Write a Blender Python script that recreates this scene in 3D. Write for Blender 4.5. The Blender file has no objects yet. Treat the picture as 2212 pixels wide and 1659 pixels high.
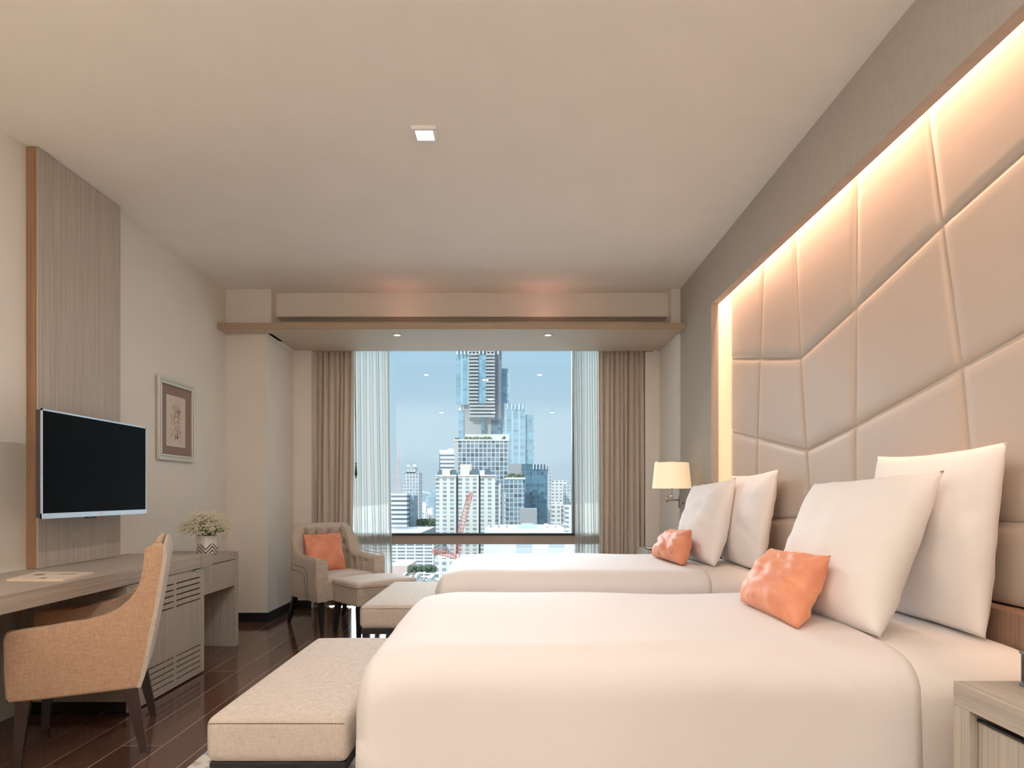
import bpy, math, random
from math import sin, cos, pi, sqrt, atan2, radians
from mathutils import Vector, noise

# ------------------------------------------------------------------ camera, world, exposure
C = bpy.context.scene
F, CX, CY, H = 1400.0, 1110.0, 1067.0, 1.2      # focal length in px, vanishing point, eye height
cam_d = bpy.data.cameras.new('camera')
cam_d.sensor_width = 36.0
cam_d.lens = F * 36.0 / 2212.0
cam_d.shift_x = -(CX - 1106.0) / 2212.0
cam_d.shift_y = (CY - 829.5) / 2212.0
cam_d.clip_end = 6000
cam = bpy.data.objects.new('camera', cam_d)
C.collection.objects.link(cam)
cam.location = (0, 0, H)
cam.rotation_euler = (pi / 2, 0, 0)
C.camera = cam
C.view_settings.view_transform = 'Standard'
C.view_settings.look = 'None'
C.view_settings.gamma = 1.0
C.view_settings.exposure = 0.18
C.cycles.use_denoising = True
C.cycles.max_bounces = 10
C.cycles.diffuse_bounces = 6
C.cycles.transparent_max_bounces = 16
C.cycles.sample_clamp_indirect = 6.0
C.cycles.caustics_reflective = False
C.cycles.caustics_refractive = False

SKY_TOP = 1.15          # brightness of the high sky
w = bpy.data.worlds.new('sky'); C.world = w; w.use_nodes = True
nt = w.node_tree; nt.nodes.clear()
out = nt.nodes.new('ShaderNodeOutputWorld'); bg = nt.nodes.new('ShaderNodeBackground')
tc = nt.nodes.new('ShaderNodeTexCoord'); sp = nt.nodes.new('ShaderNodeSeparateXYZ'); cr = nt.nodes.new('ShaderNodeValToRGB')
nt.links.new(tc.outputs['Generated'], sp.inputs[0]); nt.links.new(sp.outputs['Z'], cr.inputs[0])
nt.links.new(cr.outputs[0], bg.inputs[0]); nt.links.new(bg.outputs[0], out.inputs[0])
els = cr.color_ramp.elements
els[0].position = 0.0; els[0].color = (.50, .62, .70, 1)
els[1].position = 0.22; els[1].color = (.40, .59, .72, 1)
e = els.new(0.36); e.color = (.5 * SKY_TOP, .57 * SKY_TOP, .66 * SKY_TOP, 1)
e = els.new(1.0); e.color = (.42 * SKY_TOP, .5 * SKY_TOP, .6 * SKY_TOP, 1)
bg.inputs[1].default_value = 1.0

def light(name, kind, loc, power, color, rot=(0, 0, 0), size=None, size_y=None, shape=None, spread=None, parent=None):
    d = bpy.data.lights.new(name, kind); d.energy = power; d.color = color
    if kind == 'AREA':
        d.shape = shape or ('RECTANGLE' if size_y else 'SQUARE'); d.size = size
        if size_y: d.size_y = size_y
        if spread: d.spread = spread
    elif kind == 'POINT' and size: d.shadow_soft_size = size
    elif kind == 'SUN' and size: d.angle = size
    o = bpy.data.objects.new(name, d); C.collection.objects.link(o)
    o.location = loc; o.rotation_euler = rot
    if parent: o.parent = parent
    return o

sun = light('sun', 'SUN', (0, -20, 60), 2.2, (1, .97, .92), size=radians(1))
sun.rotation_euler = Vector((.38, .72, -.62)).to_track_quat('-Z', 'Y').to_euler()
# broad hazy brightness of the sky in front of the window
haze = light('sky_glow', 'SUN', (0, 40, 60), 5.8, (.88, .95, 1.0), size=radians(44))
haze.rotation_euler = Vector((.16, -.88, -.44)).to_track_quat('-Z', 'Y').to_euler()
# concealed LED lines of the headboard recess (above and beside the upholstery)
light('recess_light_top', 'AREA', (1.638, 2.95, 2.93), 56, (1, .57, .37), (0, radians(-12), 0), .04, 4.6)
light('recess_light_side', 'AREA', (1.650, 5.29, 1.75), 3.2, (1, .72, .48), Vector((.85, -.52, 0)).to_track_quat('-Z', 'Y').to_euler(), .04, 2.1)
# recessed ceiling lamps along the room, those behind the camera included
DOWN = [(-.473, 3.452), (-.473, 1.2), (-.473, -.9), (.9, -.9), (-1.7, -.9)]
DOWN_POWER = [16, 12, 8, 8, 8]

# ------------------------------------------------------------------ helpers
def P(px, py, Y):
    return Vector(((px - CX) / F * Y, Y, H - (py - CY) / F * Y))

def XY(px, Y): return (px - CX) / F * Y
def ZY(py, Y): return H - (py - CY) / F * Y

class MB:
    def __init__(s): s.v = []; s.f = []
    def add(s, v, f):
        n = len(s.v); s.v += [tuple(p) for p in v]; s.f += [tuple(i + n for i in q) for q in f]; return s
    def box(s, x0, x1, y0, y1, z0, z1, b=0.0):
        if x0 > x1: x0, x1 = x1, x0
        if y0 > y1: y0, y1 = y1, y0
        if z0 > z1: z0, z1 = z1, z0
        if b:
            return s.rbox((x0 + x1) / 2, (y0 + y1) / 2, (z0 + z1) / 2, x1 - x0, y1 - y0, z1 - z0, (b, b, b), 1, 1)
        v = [(x, y, z) for x in (x0, x1) for y in (y0, y1) for z in (z0, z1)]
        return s.add(v, [(0, 1, 3, 2), (4, 6, 7, 5), (0, 4, 5, 1), (2, 3, 7, 6), (0, 2, 6, 4), (1, 5, 7, 3)])
    def rbox(s, cx, cy, cz, sx, sy, sz, r, m=4, n=8, fn=None):
        h = (sx / 2, sy / 2, sz / 2); r = tuple(min(r[i], h[i] * .999) for i in range(3))
        ax = []
        for i in range(3):
            inn = h[i] - r[i]; c = []
            for k in range(m): c.append(-h[i] + r[i] * (1 - cos(k / m * pi / 2)) if m > 1 else -h[i])
            nn = n if not isinstance(n, tuple) else n[i]
            for k in range(nn + 1): c.append(-inn + 2 * inn * k / nn)
            c += [-q for q in reversed(c[:m])]
            ax.append(c)
        idx = {}; V = []; Fc = []
        def vid(p):
            inn = [max(-(h[i] - r[i]), min(h[i] - r[i], p[i])) for i in range(3)]
            d = [(p[i] - inn[i]) / r[i] for i in range(3)]
            L = sqrt(sum(q * q for q in d)) or 1
            q = [inn[i] + d[i] / L * r[i] for i in range(3)]
            k = tuple(round(t, 6) for t in q)
            if k not in idx:
                idx[k] = len(V)
                u = (q[0] + cx, q[1] + cy, q[2] + cz)
                V.append(fn(*u) if fn else u)
            return idx[k]
        for a in range(3):
            b, c = (a + 1) % 3, (a + 2) % 3
            for sg in (-1, 1):
                for i in range(len(ax[b]) - 1):
                    for j in range(len(ax[c]) - 1):
                        q = []
                        for (ii, jj) in ((i, j), (i + 1, j), (i + 1, j + 1), (i, j + 1)):
                            p = [0, 0, 0]; p[a] = sg * h[a]; p[b] = ax[b][ii]; p[c] = ax[c][jj]
                            k = vid(p)
                            if k not in q: q.append(k)
                        if sg < 0: q.reverse()
                        if len(q) > 2: Fc.append(tuple(q))
        return s.add(V, Fc)
    def prism(s, poly, axis, a0, a1):
        """extrude a polygon (list of 2D) along axis 'x','y' or 'z'"""
        def mk(p, a):
            return {'x': (a, p[0], p[1]), 'y': (p[0], a, p[1]), 'z': (p[0], p[1], a)}[axis]
        n = len(poly)
        v = [mk(p, a0) for p in poly] + [mk(p, a1) for p in poly]
        f = [tuple(range(n - 1, -1, -1)), tuple(range(n, 2 * n))] + [(i, (i + 1) % n, n + (i + 1) % n, n + i) for i in range(n)]
        return s.add(v, f)
    def bar(s, a, b, ra, rb=None, seg=4, rot=pi / 4):
        a, b = Vector(a), Vector(b); rb = ra if rb is None else rb
        d = (b - a).normalized(); up = Vector((0, 0, 1)) if abs(d.z) < .9 else Vector((0, 1, 0))
        x = d.cross(up).normalized(); y = d.cross(x).normalized()
        k = sqrt(2) if seg == 4 else 1
        v = [p + (x * cos(rot + 2 * pi * i / seg) + y * sin(rot + 2 * pi * i / seg)) * r * k for p, r in ((a, ra), (b, rb)) for i in range(seg)]
        f = [tuple(range(seg)), tuple(range(2 * seg - 1, seg - 1, -1))] + [(i, i + seg, (i + 1) % seg + seg, (i + 1) % seg) for i in range(seg)]
        return s.add(v, f)
    def leg(s, a, b, wa, wb):
        """square tapered leg with horizontal cuts; wa/wb half widths"""
        v = [(p[0] + i * h_, p[1] + j * h_, p[2]) for p, h_ in ((a, wa), (b, wb)) for i, j in ((-1, -1), (1, -1), (1, 1), (-1, 1))]
        return s.add(v, [(0, 1, 2, 3), (7, 6, 5, 4), (0, 4, 5, 1), (1, 5, 6, 2), (2, 6, 7, 3), (3, 7, 4, 0)])
    def lathe(s, cx, cy, prof, seg=32):
        v = []; f = []
        for (r, z) in prof:
            for k in range(seg): v.append((cx + r * cos(2 * pi * k / seg), cy + r * sin(2 * pi * k / seg), z))
        for i in range(len(prof) - 1):
            for k in range(seg):
                f.append((i * seg + k, i * seg + (k + 1) % seg, (i + 1) * seg + (k + 1) % seg, (i + 1) * seg + k))
        return s.add(v, f)
    def tube(s, pts, r, seg=6):
        pts = [Vector(p) for p in pts]
        n = len(pts); v = []; f = []
        for i, p in enumerate(pts):
            d = (pts[min(i + 1, n - 1)] - pts[max(i - 1, 0)]).normalized()
            up = Vector((0, 0, 1)) if abs(d.z) < .95 else Vector((1, 0, 0))
            x = d.cross(up).normalized(); y = d.cross(x).normalized()
            for k in range(seg): v.append(p + (x * cos(2 * pi * k / seg) + y * sin(2 * pi * k / seg)) * r)
        for i in range(n - 1):
            for k in range(seg): f.append((i * seg + k, i * seg + (k + 1) % seg, (i + 1) * seg + (k + 1) % seg, (i + 1) * seg + k))
        f.append(tuple(range(seg - 1, -1, -1))); f.append(tuple(range((n - 1) * seg, n * seg)))
        return s.add(v, f)
    def grid(s, rows):
        n = len(rows); m = len(rows[0]); v = [p for r in rows for p in r]
        return s.add(v, [(i * m + j, i * m + j + 1, (i + 1) * m + j + 1, (i + 1) * m + j) for i in range(n - 1) for j in range(m - 1)])
    def ball(s, c, r, seg=8, rings=5, sz=1.0):
        prof = [(r * sin(pi * i / rings) + 1e-5, c[2] - r * sz * cos(pi * i / rings)) for i in range(rings + 1)]
        return s.lathe(c[0], c[1], prof, seg)
    def build(s, name, mat, parent=None, smooth=False, loc=None, angle=None):
        me = bpy.data.meshes.new(name)
        v = s.v
        if loc is not None: v = [(p[0] - loc[0], p[1] - loc[1], p[2] - loc[2]) for p in v]
        me.from_pydata(v, [], s.f); me.validate(); me.update()
        if smooth:
            me.polygons.foreach_set('use_smooth', [True] * len(me.polygons))
            if angle is not None:
                try: me.set_sharp_from_angle(angle=radians(angle))
                except Exception: pass
        me.materials.append(mat)
        o = bpy.data.objects.new(name, me); C.collection.objects.link(o)
        if loc is not None: o.location = loc
        if parent is not None: o.parent = parent
        return o

def fix_normals(o):
    import bmesh
    bm = bmesh.new(); bm.from_mesh(o.data); bmesh.ops.recalc_face_normals(bm, faces=bm.faces); bm.to_mesh(o.data); bm.free(); return o

def tag(o, label, cat, group=None):
    o['label'] = label; o['category'] = cat
    if group: o['group'] = group
    return o
def thing(name, label, cat, loc=(0, 0, 0), rotz=0, group=None):
    o = bpy.data.objects.new(name, None); C.collection.objects.link(o)
    o.location = loc; o.rotation_euler = (0, 0, rotz); o.empty_display_size = .1
    return tag(o, label, cat, group)
def struct(o): o['kind'] = 'structure'; return o
def part(mb, name, mat, root, smooth=False, angle=None):
    """world-space mesh builder parented to an unrotated empty"""
    o = mb.build(name, mat, root, smooth, None, angle)
    l = Vector((0, 0, 0)); q = root
    while q is not None: l = l + q.location; q = q.parent
    for v in o.data.vertices: v.co -= l
    return o
def copy_tree(o, parent=None):
    c = o.copy(); C.collection.objects.link(c); c.parent = parent
    for ch in list(o.children): copy_tree(ch, c)
    return c

# ------------------------------------------------------------------ materials
MATS = {}
def base(name):
    m = bpy.data.materials.new(name); m.use_nodes = True; MATS[name] = m
    return m, m.node_tree, m.node_tree.nodes['Principled BSDF']
def N(nt, t, **kw):
    n = nt.nodes.new(t)
    for k, v in kw.items(): setattr(n, k, v)
    return n
def simple(name, col, rough=.5, metal=0, spec=.5, emis=None, es=0, sheen=0):
    m, nt, b = base(name)
    b.inputs['Base Color'].default_value = (*col, 1); b.inputs['Roughness'].default_value = rough
    b.inputs['Metallic'].default_value = metal; b.inputs['Specular IOR Level'].default_value = spec
    if sheen: b.inputs['Sheen Weight'].default_value = sheen
    if emis: b.inputs['Emission Color'].default_value = (*emis, 1); b.inputs['Emission Strength'].default_value = es
    return m
def coords(nt, scale=(1, 1, 1), kind='Object'):
    t = N(nt, 'ShaderNodeTexCoord'); mp = N(nt, 'ShaderNodeMapping'); mp.inputs['Scale'].default_value = scale
    nt.links.new(t.outputs[kind], mp.inputs[0]); return mp.outputs[0]
def noise_tex(nt, vec, scale=5, detail=2, rough=.5):
    n = N(nt, 'ShaderNodeTexNoise'); n.inputs['Scale'].default_value = scale; n.inputs['Detail'].default_value = detail; n.inputs['Roughness'].default_value = rough
    nt.links.new(vec, n.inputs['Vector']); return n.outputs['Fac']
def ramp(nt, fac, stops):
    r = N(nt, 'ShaderNodeValToRGB'); el = r.color_ramp.elements
    el[0].position, el[0].color = stops[0][0], (*stops[0][1], 1); el[1].position, el[1].color = stops[-1][0], (*stops[-1][1], 1)
    for p, c in stops[1:-1]: q = el.new(p); q.color = (*c, 1)
    nt.links.new(fac, r.inputs[0]); return r.outputs[0]
def bump(nt, b, fac, strength=.2, dist=.01):
    n = N(nt, 'ShaderNodeBump'); n.inputs['Strength'].default_value = strength; n.inputs['Distance'].default_value = dist
    nt.links.new(fac, n.inputs['Height']); nt.links.new(n.outputs[0], b.inputs['Normal']); return n
def math(nt, op, a, b=None, c=None):
    n = N(nt, 'ShaderNodeMath', operation=op)
    for i, q in enumerate((a, b, c)):
        if q is None: continue
        if isinstance(q, (int, float)): n.inputs[i].default_value = q
        else: nt.links.new(q, n.inputs[i])
    return n.outputs[0]
def mixc(nt, fac, a, b, mode='MIX'):
    n = N(nt, 'ShaderNodeMix', data_type='RGBA', blend_type=mode)
    for i, q in ((0, fac), (6, a), (7, b)):
        if isinstance(q, (int, float)): n.inputs[i].default_value = q
        elif isinstance(q, tuple): n.inputs[i].default_value = (*q, 1)
        else: nt.links.new(q, n.inputs[i])
    return n.outputs[2]

def wood(name, dark, light_, axis, rough=.45, fine=1.0):
    m, nt, b = base(name)
    s = [260 * fine, 260 * fine, 260 * fine]; s[axis] = 3.0
    s2 = [95, 95, 95]; s2[axis] = .8
    f1 = noise_tex(nt, coords(nt, s), 1, 3, .6); f2 = noise_tex(nt, coords(nt, s2), 1, 3, .6)
    f = math(nt, 'ADD', math(nt, 'MULTIPLY', f1, .55), math(nt, 'MULTIPLY', f2, .45))
    c = ramp(nt, f, [(.36, dark), (.62, light_)])
    nt.links.new(c, b.inputs['Base Color']); b.inputs['Roughness'].default_value = rough
    bump(nt, b, f1, .12, .002); return m
def fabric(name, col, col2, scale=400, rough=.9, bs=.35, sheen=.15):
    m, nt, b = base(name)
    vx = noise_tex(nt, coords(nt, (scale, scale * .06, scale * .08)), 1, 2); vz = noise_tex(nt, coords(nt, (scale * .06, scale, scale)), 1, 2)
    vh = noise_tex(nt, coords(nt, (scale * .09, scale * .09, scale)), 1, 2)
    f = math(nt, 'MULTIPLY', math(nt, 'ADD', math(nt, 'ADD', vx, vz), vh), .3333)
    c = ramp(nt, f, [(.36, col2), (.62, col)])
    nt.links.new(c, b.inputs['Base Color']); b.inputs['Roughness'].default_value = rough; b.inputs['Sheen Weight'].default_value = sheen
    b.inputs['Specular IOR Level'].default_value = .2
    bump(nt, b, f, bs, .004); return m
def paint(name, col, rough=.7, bs=.05):
    m, nt, b = base(name)
    n = noise_tex(nt, coords(nt), 3, 3); c = ramp(nt, n, [(.3, tuple(q * .97 for q in col)), (.7, col)])
    nt.links.new(c, b.inputs['Base Color']); b.inputs['Roughness'].default_value = rough; b.inputs['Specular IOR Level'].default_value = .25
    bump(nt, b, noise_tex(nt, coords(nt), 120, 2), bs, .002); return m

M_wall = paint('cream_paint', (.78, .75, .69))
M_ceil = paint('ceiling_paint', (.91, .89, .83), .85, .02)
M_plaster = paint('column_paint', (.77, .72, .66))
m, nt, b = base('wallpaper'); M_paper = m
f1 = noise_tex(nt, coords(nt, (14, 14, 330)), 1, 3, .6); f2 = noise_tex(nt, coords(nt, (160, 160, 20)), 1, 2)
f = math(nt, 'ADD', math(nt, 'MULTIPLY', f1, .65), math(nt, 'MULTIPLY', f2, .35))
nt.links.new(ramp(nt, f, [(.3, (.37, .335, .295)), (.7, (.475, .435, .39))]), b.inputs['Base Color'])
b.inputs['Roughness'].default_value = .75; bump(nt, b, f, .3, .004)
M_recess = paint('recess_paint', (.82, .76, .68))

M_woodV = wood('veneer_upright', (.35, .305, .26), (.52, .465, .405), 2)
M_woodH = wood('veneer_along', (.31, .26, .215), (.48, .42, .355), 1)
M_woodX = wood('veneer_across', (.30, .24, .19), (.46, .385, .31), 0)
M_edge_shade = wood('warm_wood_edge', (.22, .12, .065), (.36, .21, .12), 2)  # side face of the veneer panel, warm shade tint put into the colour
M_pelmet = wood('pelmet_wood', (.52, .43, .33), (.62, .52, .41), 0, .55)
M_fascia = wood('fascia_wood', (.36, .255, .165), (.42, .31, .21), 0, .5)
M_wainscot = wood('headboard_wood', (.20, .12, .08), (.32, .20, .135), 2)
M_legs = simple('dark_stained_wood', (.035, .018, .014), .3)
M_legb = simple('black_wood', (.012, .010, .010), .35)
M_skirt = simple('black_baseboard', (.012, .013, .014), .35)
M_plinth = simple('black_plinth', (.008, .008, .008), .5)

# floor planks
m, nt, b = base('floor_planks'); M_floor = m
t = N(nt, 'ShaderNodeTexCoord'); sx = N(nt, 'ShaderNodeSeparateXYZ'); nt.links.new(t.outputs['Object'], sx.inputs[0])
PW = .195
u = math(nt, 'DIVIDE', math(nt, 'ADD', sx.outputs[0], 2.063 + 10 * PW), PW)
row = math(nt, 'FLOOR', u); fu = math(nt, 'FRACT', u)
wn = N(nt, 'ShaderNodeTexWhiteNoise', noise_dimensions='1D'); nt.links.new(row, wn.inputs['W'])
v = math(nt, 'DIVIDE', math(nt, 'ADD', sx.outputs[1], math(nt, 'MULTIPLY', wn.outputs['Value'], 1.9)), 1.9)
fv = math(nt, 'FRACT', v); cell = math(nt, 'FLOOR', v)
cmb = N(nt, 'ShaderNodeCombineXYZ'); nt.links.new(row, cmb.inputs[0]); nt.links.new(cell, cmb.inputs[1])
wn2 = N(nt, 'ShaderNodeTexWhiteNoise', noise_dimensions='3D'); nt.links.new(cmb.outputs[0], wn2.inputs['Vector'])
g = noise_tex(nt, coords(nt, (60, 3, 1)), 1, 4, .6)
fac = math(nt, 'ADD', math(nt, 'MULTIPLY', g, .6), math(nt, 'MULTIPLY', wn2.outputs['Value'], .4))
col = ramp(nt, fac, [(.25, (.055, .026, .018)), (.75, (.14, .068, .045))])
lit_joint = math(nt, 'MAXIMUM', math(nt, 'LESS_THAN', fu, .017), math(nt, 'LESS_THAN', fv, .0016))
nt.links.new(mixc(nt, lit_joint, col, (.44, .35, .28)), b.inputs['Base Color'])  # pale joints: the highlight of lit plank bevels is put into the colour
b.inputs['Roughness'].default_value = .11; b.inputs['Specular IOR Level'].default_value = .7
bump(nt, b, math(nt, 'ADD', noise_tex(nt, coords(nt, (5, 1.2, 1)), 1, 2), math(nt, 'MULTIPLY', lit_joint, -.3)), .08, .004)

# textiles
def cotton(name, col, bs=.12):
    m, nt, b = base(name)
    b.inputs['Base Color'].default_value = (*col, 1); b.inputs['Roughness'].default_value = .75; b.inputs['Sheen Weight'].default_value = .2
    b.inputs['Specular IOR Level'].default_value = .25
    f = math(nt, 'ADD', noise_tex(nt, coords(nt), 4, 3), math(nt, 'MULTIPLY', noise_tex(nt, coords(nt), 900, 1), .03))
    bump(nt, b, f, bs, .02); return m
M_duvet = cotton('white_cotton', (.765, .71, .695))
M_sheet = cotton('white_sheet', (.79, .73, .69), .2)
M_pillow = cotton('pillow_cotton', (.82, .775, .755), .15)
m, nt, b = base('orange_velvet'); M_orange = m
f = noise_tex(nt, coords(nt, (1, 1, 1)), 9, 4, .55)
nt.links.new(ramp(nt, f, [(.3, (.60, .20, .11)), (.7, (.76, .31, .18))]), b.inputs['Base Color'])
b.inputs['Roughness'].default_value = .55; b.inputs['Sheen Weight'].default_value = .5; b.inputs['Sheen Tint'].default_value = (1, .6, .4, 1)
bump(nt, b, f, .25, .01)
M_orange_trim = simple('cushion_trim', (.33, .10, .05), .7)
M_bench = fabric('bench_fabric', (.60, .515, .455), (.43, .355, .30), 520)
M_chair = fabric('tan_linen', (.58, .375, .25), (.39, .235, .15), 420)
M_chair_back = fabric('pale_linen', (.62, .53, .45), (.46, .38, .31), 420)
M_arm = fabric('grey_beige_tweed', (.58, .50, .43), (.38, .32, .265), 420)
M_armseat = fabric('pale_tweed', (.66, .58, .52), (.52, .45, .40), 420)
M_button = simple('button_fabric', (.30, .25, .20), .8)
M_piping = simple('pale_piping', (.60, .47, .38), .7)
M_seam = simple('dark_seam', (.16, .12, .09), .8)
M_leather = cotton('upholstery_satin', (.50, .415, .345), .05); M_leather.node_tree.nodes['Principled BSDF'].inputs['Roughness'].default_value = .5
M_drape = fabric('taupe_drape', (.68, .60, .52), (.60, .52, .445), 240, .9, .15)
m, nt, b = base('sheer_voile'); M_sheer = m
nt.nodes.remove(b); o_ = nt.nodes['Material Output']
tr = N(nt, 'ShaderNodeBsdfTransparent'); tl = N(nt, 'ShaderNodeBsdfTranslucent'); df = N(nt, 'ShaderNodeBsdfDiffuse')
tl.inputs[0].default_value = (.52, .515, .47, 1); df.inputs[0].default_value = (.80, .82, .79, 1); tr.inputs[0].default_value = (.93, .96, .95, 1)
mx = N(nt, 'ShaderNodeMixShader'); mx.inputs[0].default_value = .45; nt.links.new(tl.outputs[0], mx.inputs[1]); nt.links.new(df.outputs[0], mx.inputs[2])
mx2 = N(nt, 'ShaderNodeMixShader'); lw = N(nt, 'ShaderNodeLayerWeight'); lw.inputs[0].default_value = .35
th = noise_tex(nt, coords(nt, (700, 700, 60)), 1, 1)
fc = math(nt, 'MINIMUM', math(nt, 'ADD', math(nt, 'ADD', .56, math(nt, 'MULTIPLY', lw.outputs['Facing'], .5)), math(nt, 'MULTIPLY', th, .1)), 1.0)
nt.links.new(fc, mx2.inputs[0]); nt.links.new(tr.outputs[0], mx2.inputs[1]); nt.links.new(mx.outputs[0], mx2.inputs[2]); nt.links.new(mx2.outputs[0], o_.inputs[0])

m, nt, b = base('window_glass'); M_glass = m
nt.nodes.remove(b); o_ = nt.nodes['Material Output']
tr = N(nt, 'ShaderNodeBsdfTransparent'); gl = N(nt, 'ShaderNodeBsdfGlossy'); gl.inputs['Roughness'].default_value = 0.0
tr.inputs[0].default_value = (.95, .985, 1.0, 1)
mx = N(nt, 'ShaderNodeMixShader'); mx.inputs[0].default_value = .03
nt.links.new(tr.outputs[0], mx.inputs[1]); nt.links.new(gl.outputs[0], mx.inputs[2]); nt.links.new(mx.outputs[0], o_.inputs[0])
M_alu = simple('window_frame_metal', (.13, .14, .14), .45, .6)
M_aluin = simple('taupe_sill_metal', (.33, .27, .22), .5, .1)
M_silver = simple('brushed_silver', (.75, .75, .76), .25, .9)
M_chrome = simple('satin_nickel', (.62, .55, .45), .25, 1)
M_tv = simple('tv_screen', (.0035, .0035, .0035), .2, 0, .03)
M_tvb = simple('tv_casing', (.05, .04, .05), .4)
M_led = simple('lamp_diffuser', (1, .98, .92), .5, emis=(1, .93, .80), es=5)
M_whitep = simple('white_plastic', (.82, .80, .78), .4)
m, nt, b = base('lamp_shade_fabric'); M_shade = m
b.inputs['Base Color'].default_value = (.95, .85, .68, 1); b.inputs['Roughness'].default_value = .9
b.inputs['Emission Color'].default_value = (1, .74, .44, 1); b.inputs['Emission Strength'].default_value = .42
M_grey = simple('slate_grey_plastic', (.13, .14, .165), .45)
M_darkscr = simple('dark_display', (.03, .025, .03), .2)
M_paperw = simple('white_paper', (.85, .80, .74), .6)

# ------------------------------------------------------------------ room shell
XL, XR, YB = -2.704, 1.565, -2.4
ZC = 3.126; YC = 6.087; YA = 6.83; YW = 7.12
struct(MB().box(XL - .2, XR + .5, YB - .2, YW + .1, -.15, 0).build('floor', M_floor))
struct(MB().box(XL - .2, XR + .5, YB - .2, 6.30, ZC, ZC + .15).build('ceiling', M_ceil))
struct(MB().box(XL - .2, XL, YB - .2, 7.3, 0, ZC).build('wall_left', M_wall))
struct(MB().box(XL - .2, XR + .5, YB - .2, YB, 0, ZC).build('wall_rear', M_wall))
# right wall with a long framed opening for the headboard
NY0, NY1, NZ = .55, 5.143, 2.705
XI = 1.623
mb = MB()
mb.box(XR, XI, YB, 7.3, NZ, ZC); mb.box(XR, XI, NY1, YC, 0, NZ); mb.box(XR, XI, YB, NY0, 0, NZ)
struct(mb.build('wall_right', M_paper))
mb = MB(); mb.box(1.80, 2.0, YB, 7.3, 0, ZC); mb.box(XI, 1.80, NY0 - .15, 5.38, 3.07, 3.12); mb.box(XI, 1.80, 5.36, 5.40, 0, 3.07); mb.box(XI, 1.80, NY0 - .15, NY0 - .10, 0, 3.07)
struct(mb.build('trim_1', M_recess))
# window bay: left column, bulkhead, right pier, back cheeks
XCL = -2.313
struct(MB().box(XL, XCL, YC, 7.3, 0, 2.706).box(XL, XY(586, YC), YC, 6.4, 2.706, ZC).build('trim_2', M_plaster))
struct(MB().box(XY(586, YC), 1.478, 6.213, 6.4, 2.90, ZC).build('wall_back', M_plaster))
struct(MB().box(1.478, XR, YC, 6.4, 2.762, ZC).build('trim_3', M_plaster))
struct(MB().box(1.54, 1.76, YC, 7.3, 0, 2.706).build('trim_4', M_plaster))
struct(MB().box(XCL, -2.124, 6.80, 7.3, 0, 2.706).build('trim_5', M_plaster))
struct(MB().box(1.392, 1.54, 6.86, 7.3, 0, 2.706).build('trim_6', M_plaster))
struct(MB().box(XCL, 1.54, 7.22, 7.3, 2.98, 3.2).build('wall_window', M_plaster))
# pelmet shelf across the bay
pel = thing('pelmet_shelf', 'long wooden pelmet shelf spanning the window bay under the ceiling', 'shelf', (0, 6.3, 2.7))
part(MB().box(XL + .002, XR - .002, 5.925, YC - .003, 2.706, 2.758).box(XCL + .002, 1.538, YC - .003, 6.834, 2.706, 2.758), 'underside_board', M_pelmet, pel)
part(MB().box(XL + .002, XR - .002, 5.908, 5.925, 2.704, 2.762, .002), 'fascia', M_fascia, pel)
struct(MB().box(XCL, 1.54, 6.834, 7.22, 2.95, 3.0).box(XCL, 1.54, 6.4, 6.834, 2.76, 3.0).build('trim_7', M_plaster))
# baseboards
bb = .085
struct(MB().box(XL, XL + .012, 5.16, YC, 0, bb).build('baseboard_left', M_skirt))
struct(MB().box(XL, XCL + .012, YC - .012, YC, 0, bb).box(XCL, XCL + .012, YC, 6.80, 0, bb).box(XCL, -2.124, 6.788, 6.80, 0, bb).build('baseboard_column', M_skirt))
struct(MB().box(1.528, 1.54, YC, 6.86, 0, bb).box(1.392, 1.54, 6.848, 6.86, 0, bb).build('baseboard_right', M_skirt))

# window
win = struct(MB().box(XCL, -2.05, 7.12, 7.2, 0, 2.98).box(1.35, 1.54, 7.12, 7.2, 0, 2.98).box(-2.05, 1.35, 7.12, 7.2, 2.90, 2.98).box(-2.05, 1.35, 7.12, 7.2, 0, .03).box(.638, .672, 7.08, 7.18, .66, 2.95).build('window_1', M_alu))
o = MB().box(-2.05, 1.35, 7.02, 7.16, .655, .752).build('window_transom', M_aluin, win)
o = MB().box(-2.05, 1.35, 7.005, 7.18, .752, .768).build('transom_cap', simple('matt_gasket', (.03, .035, .035), .95, 0, .02), win)
o = MB().box(-2.05, 1.35, 7.145, 7.153, .768, 2.90).build('pane', M_glass, win)
o = MB().box(-2.05, 1.35, 7.145, 7.153, .03, .655).build('pane', M_glass, win)

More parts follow.
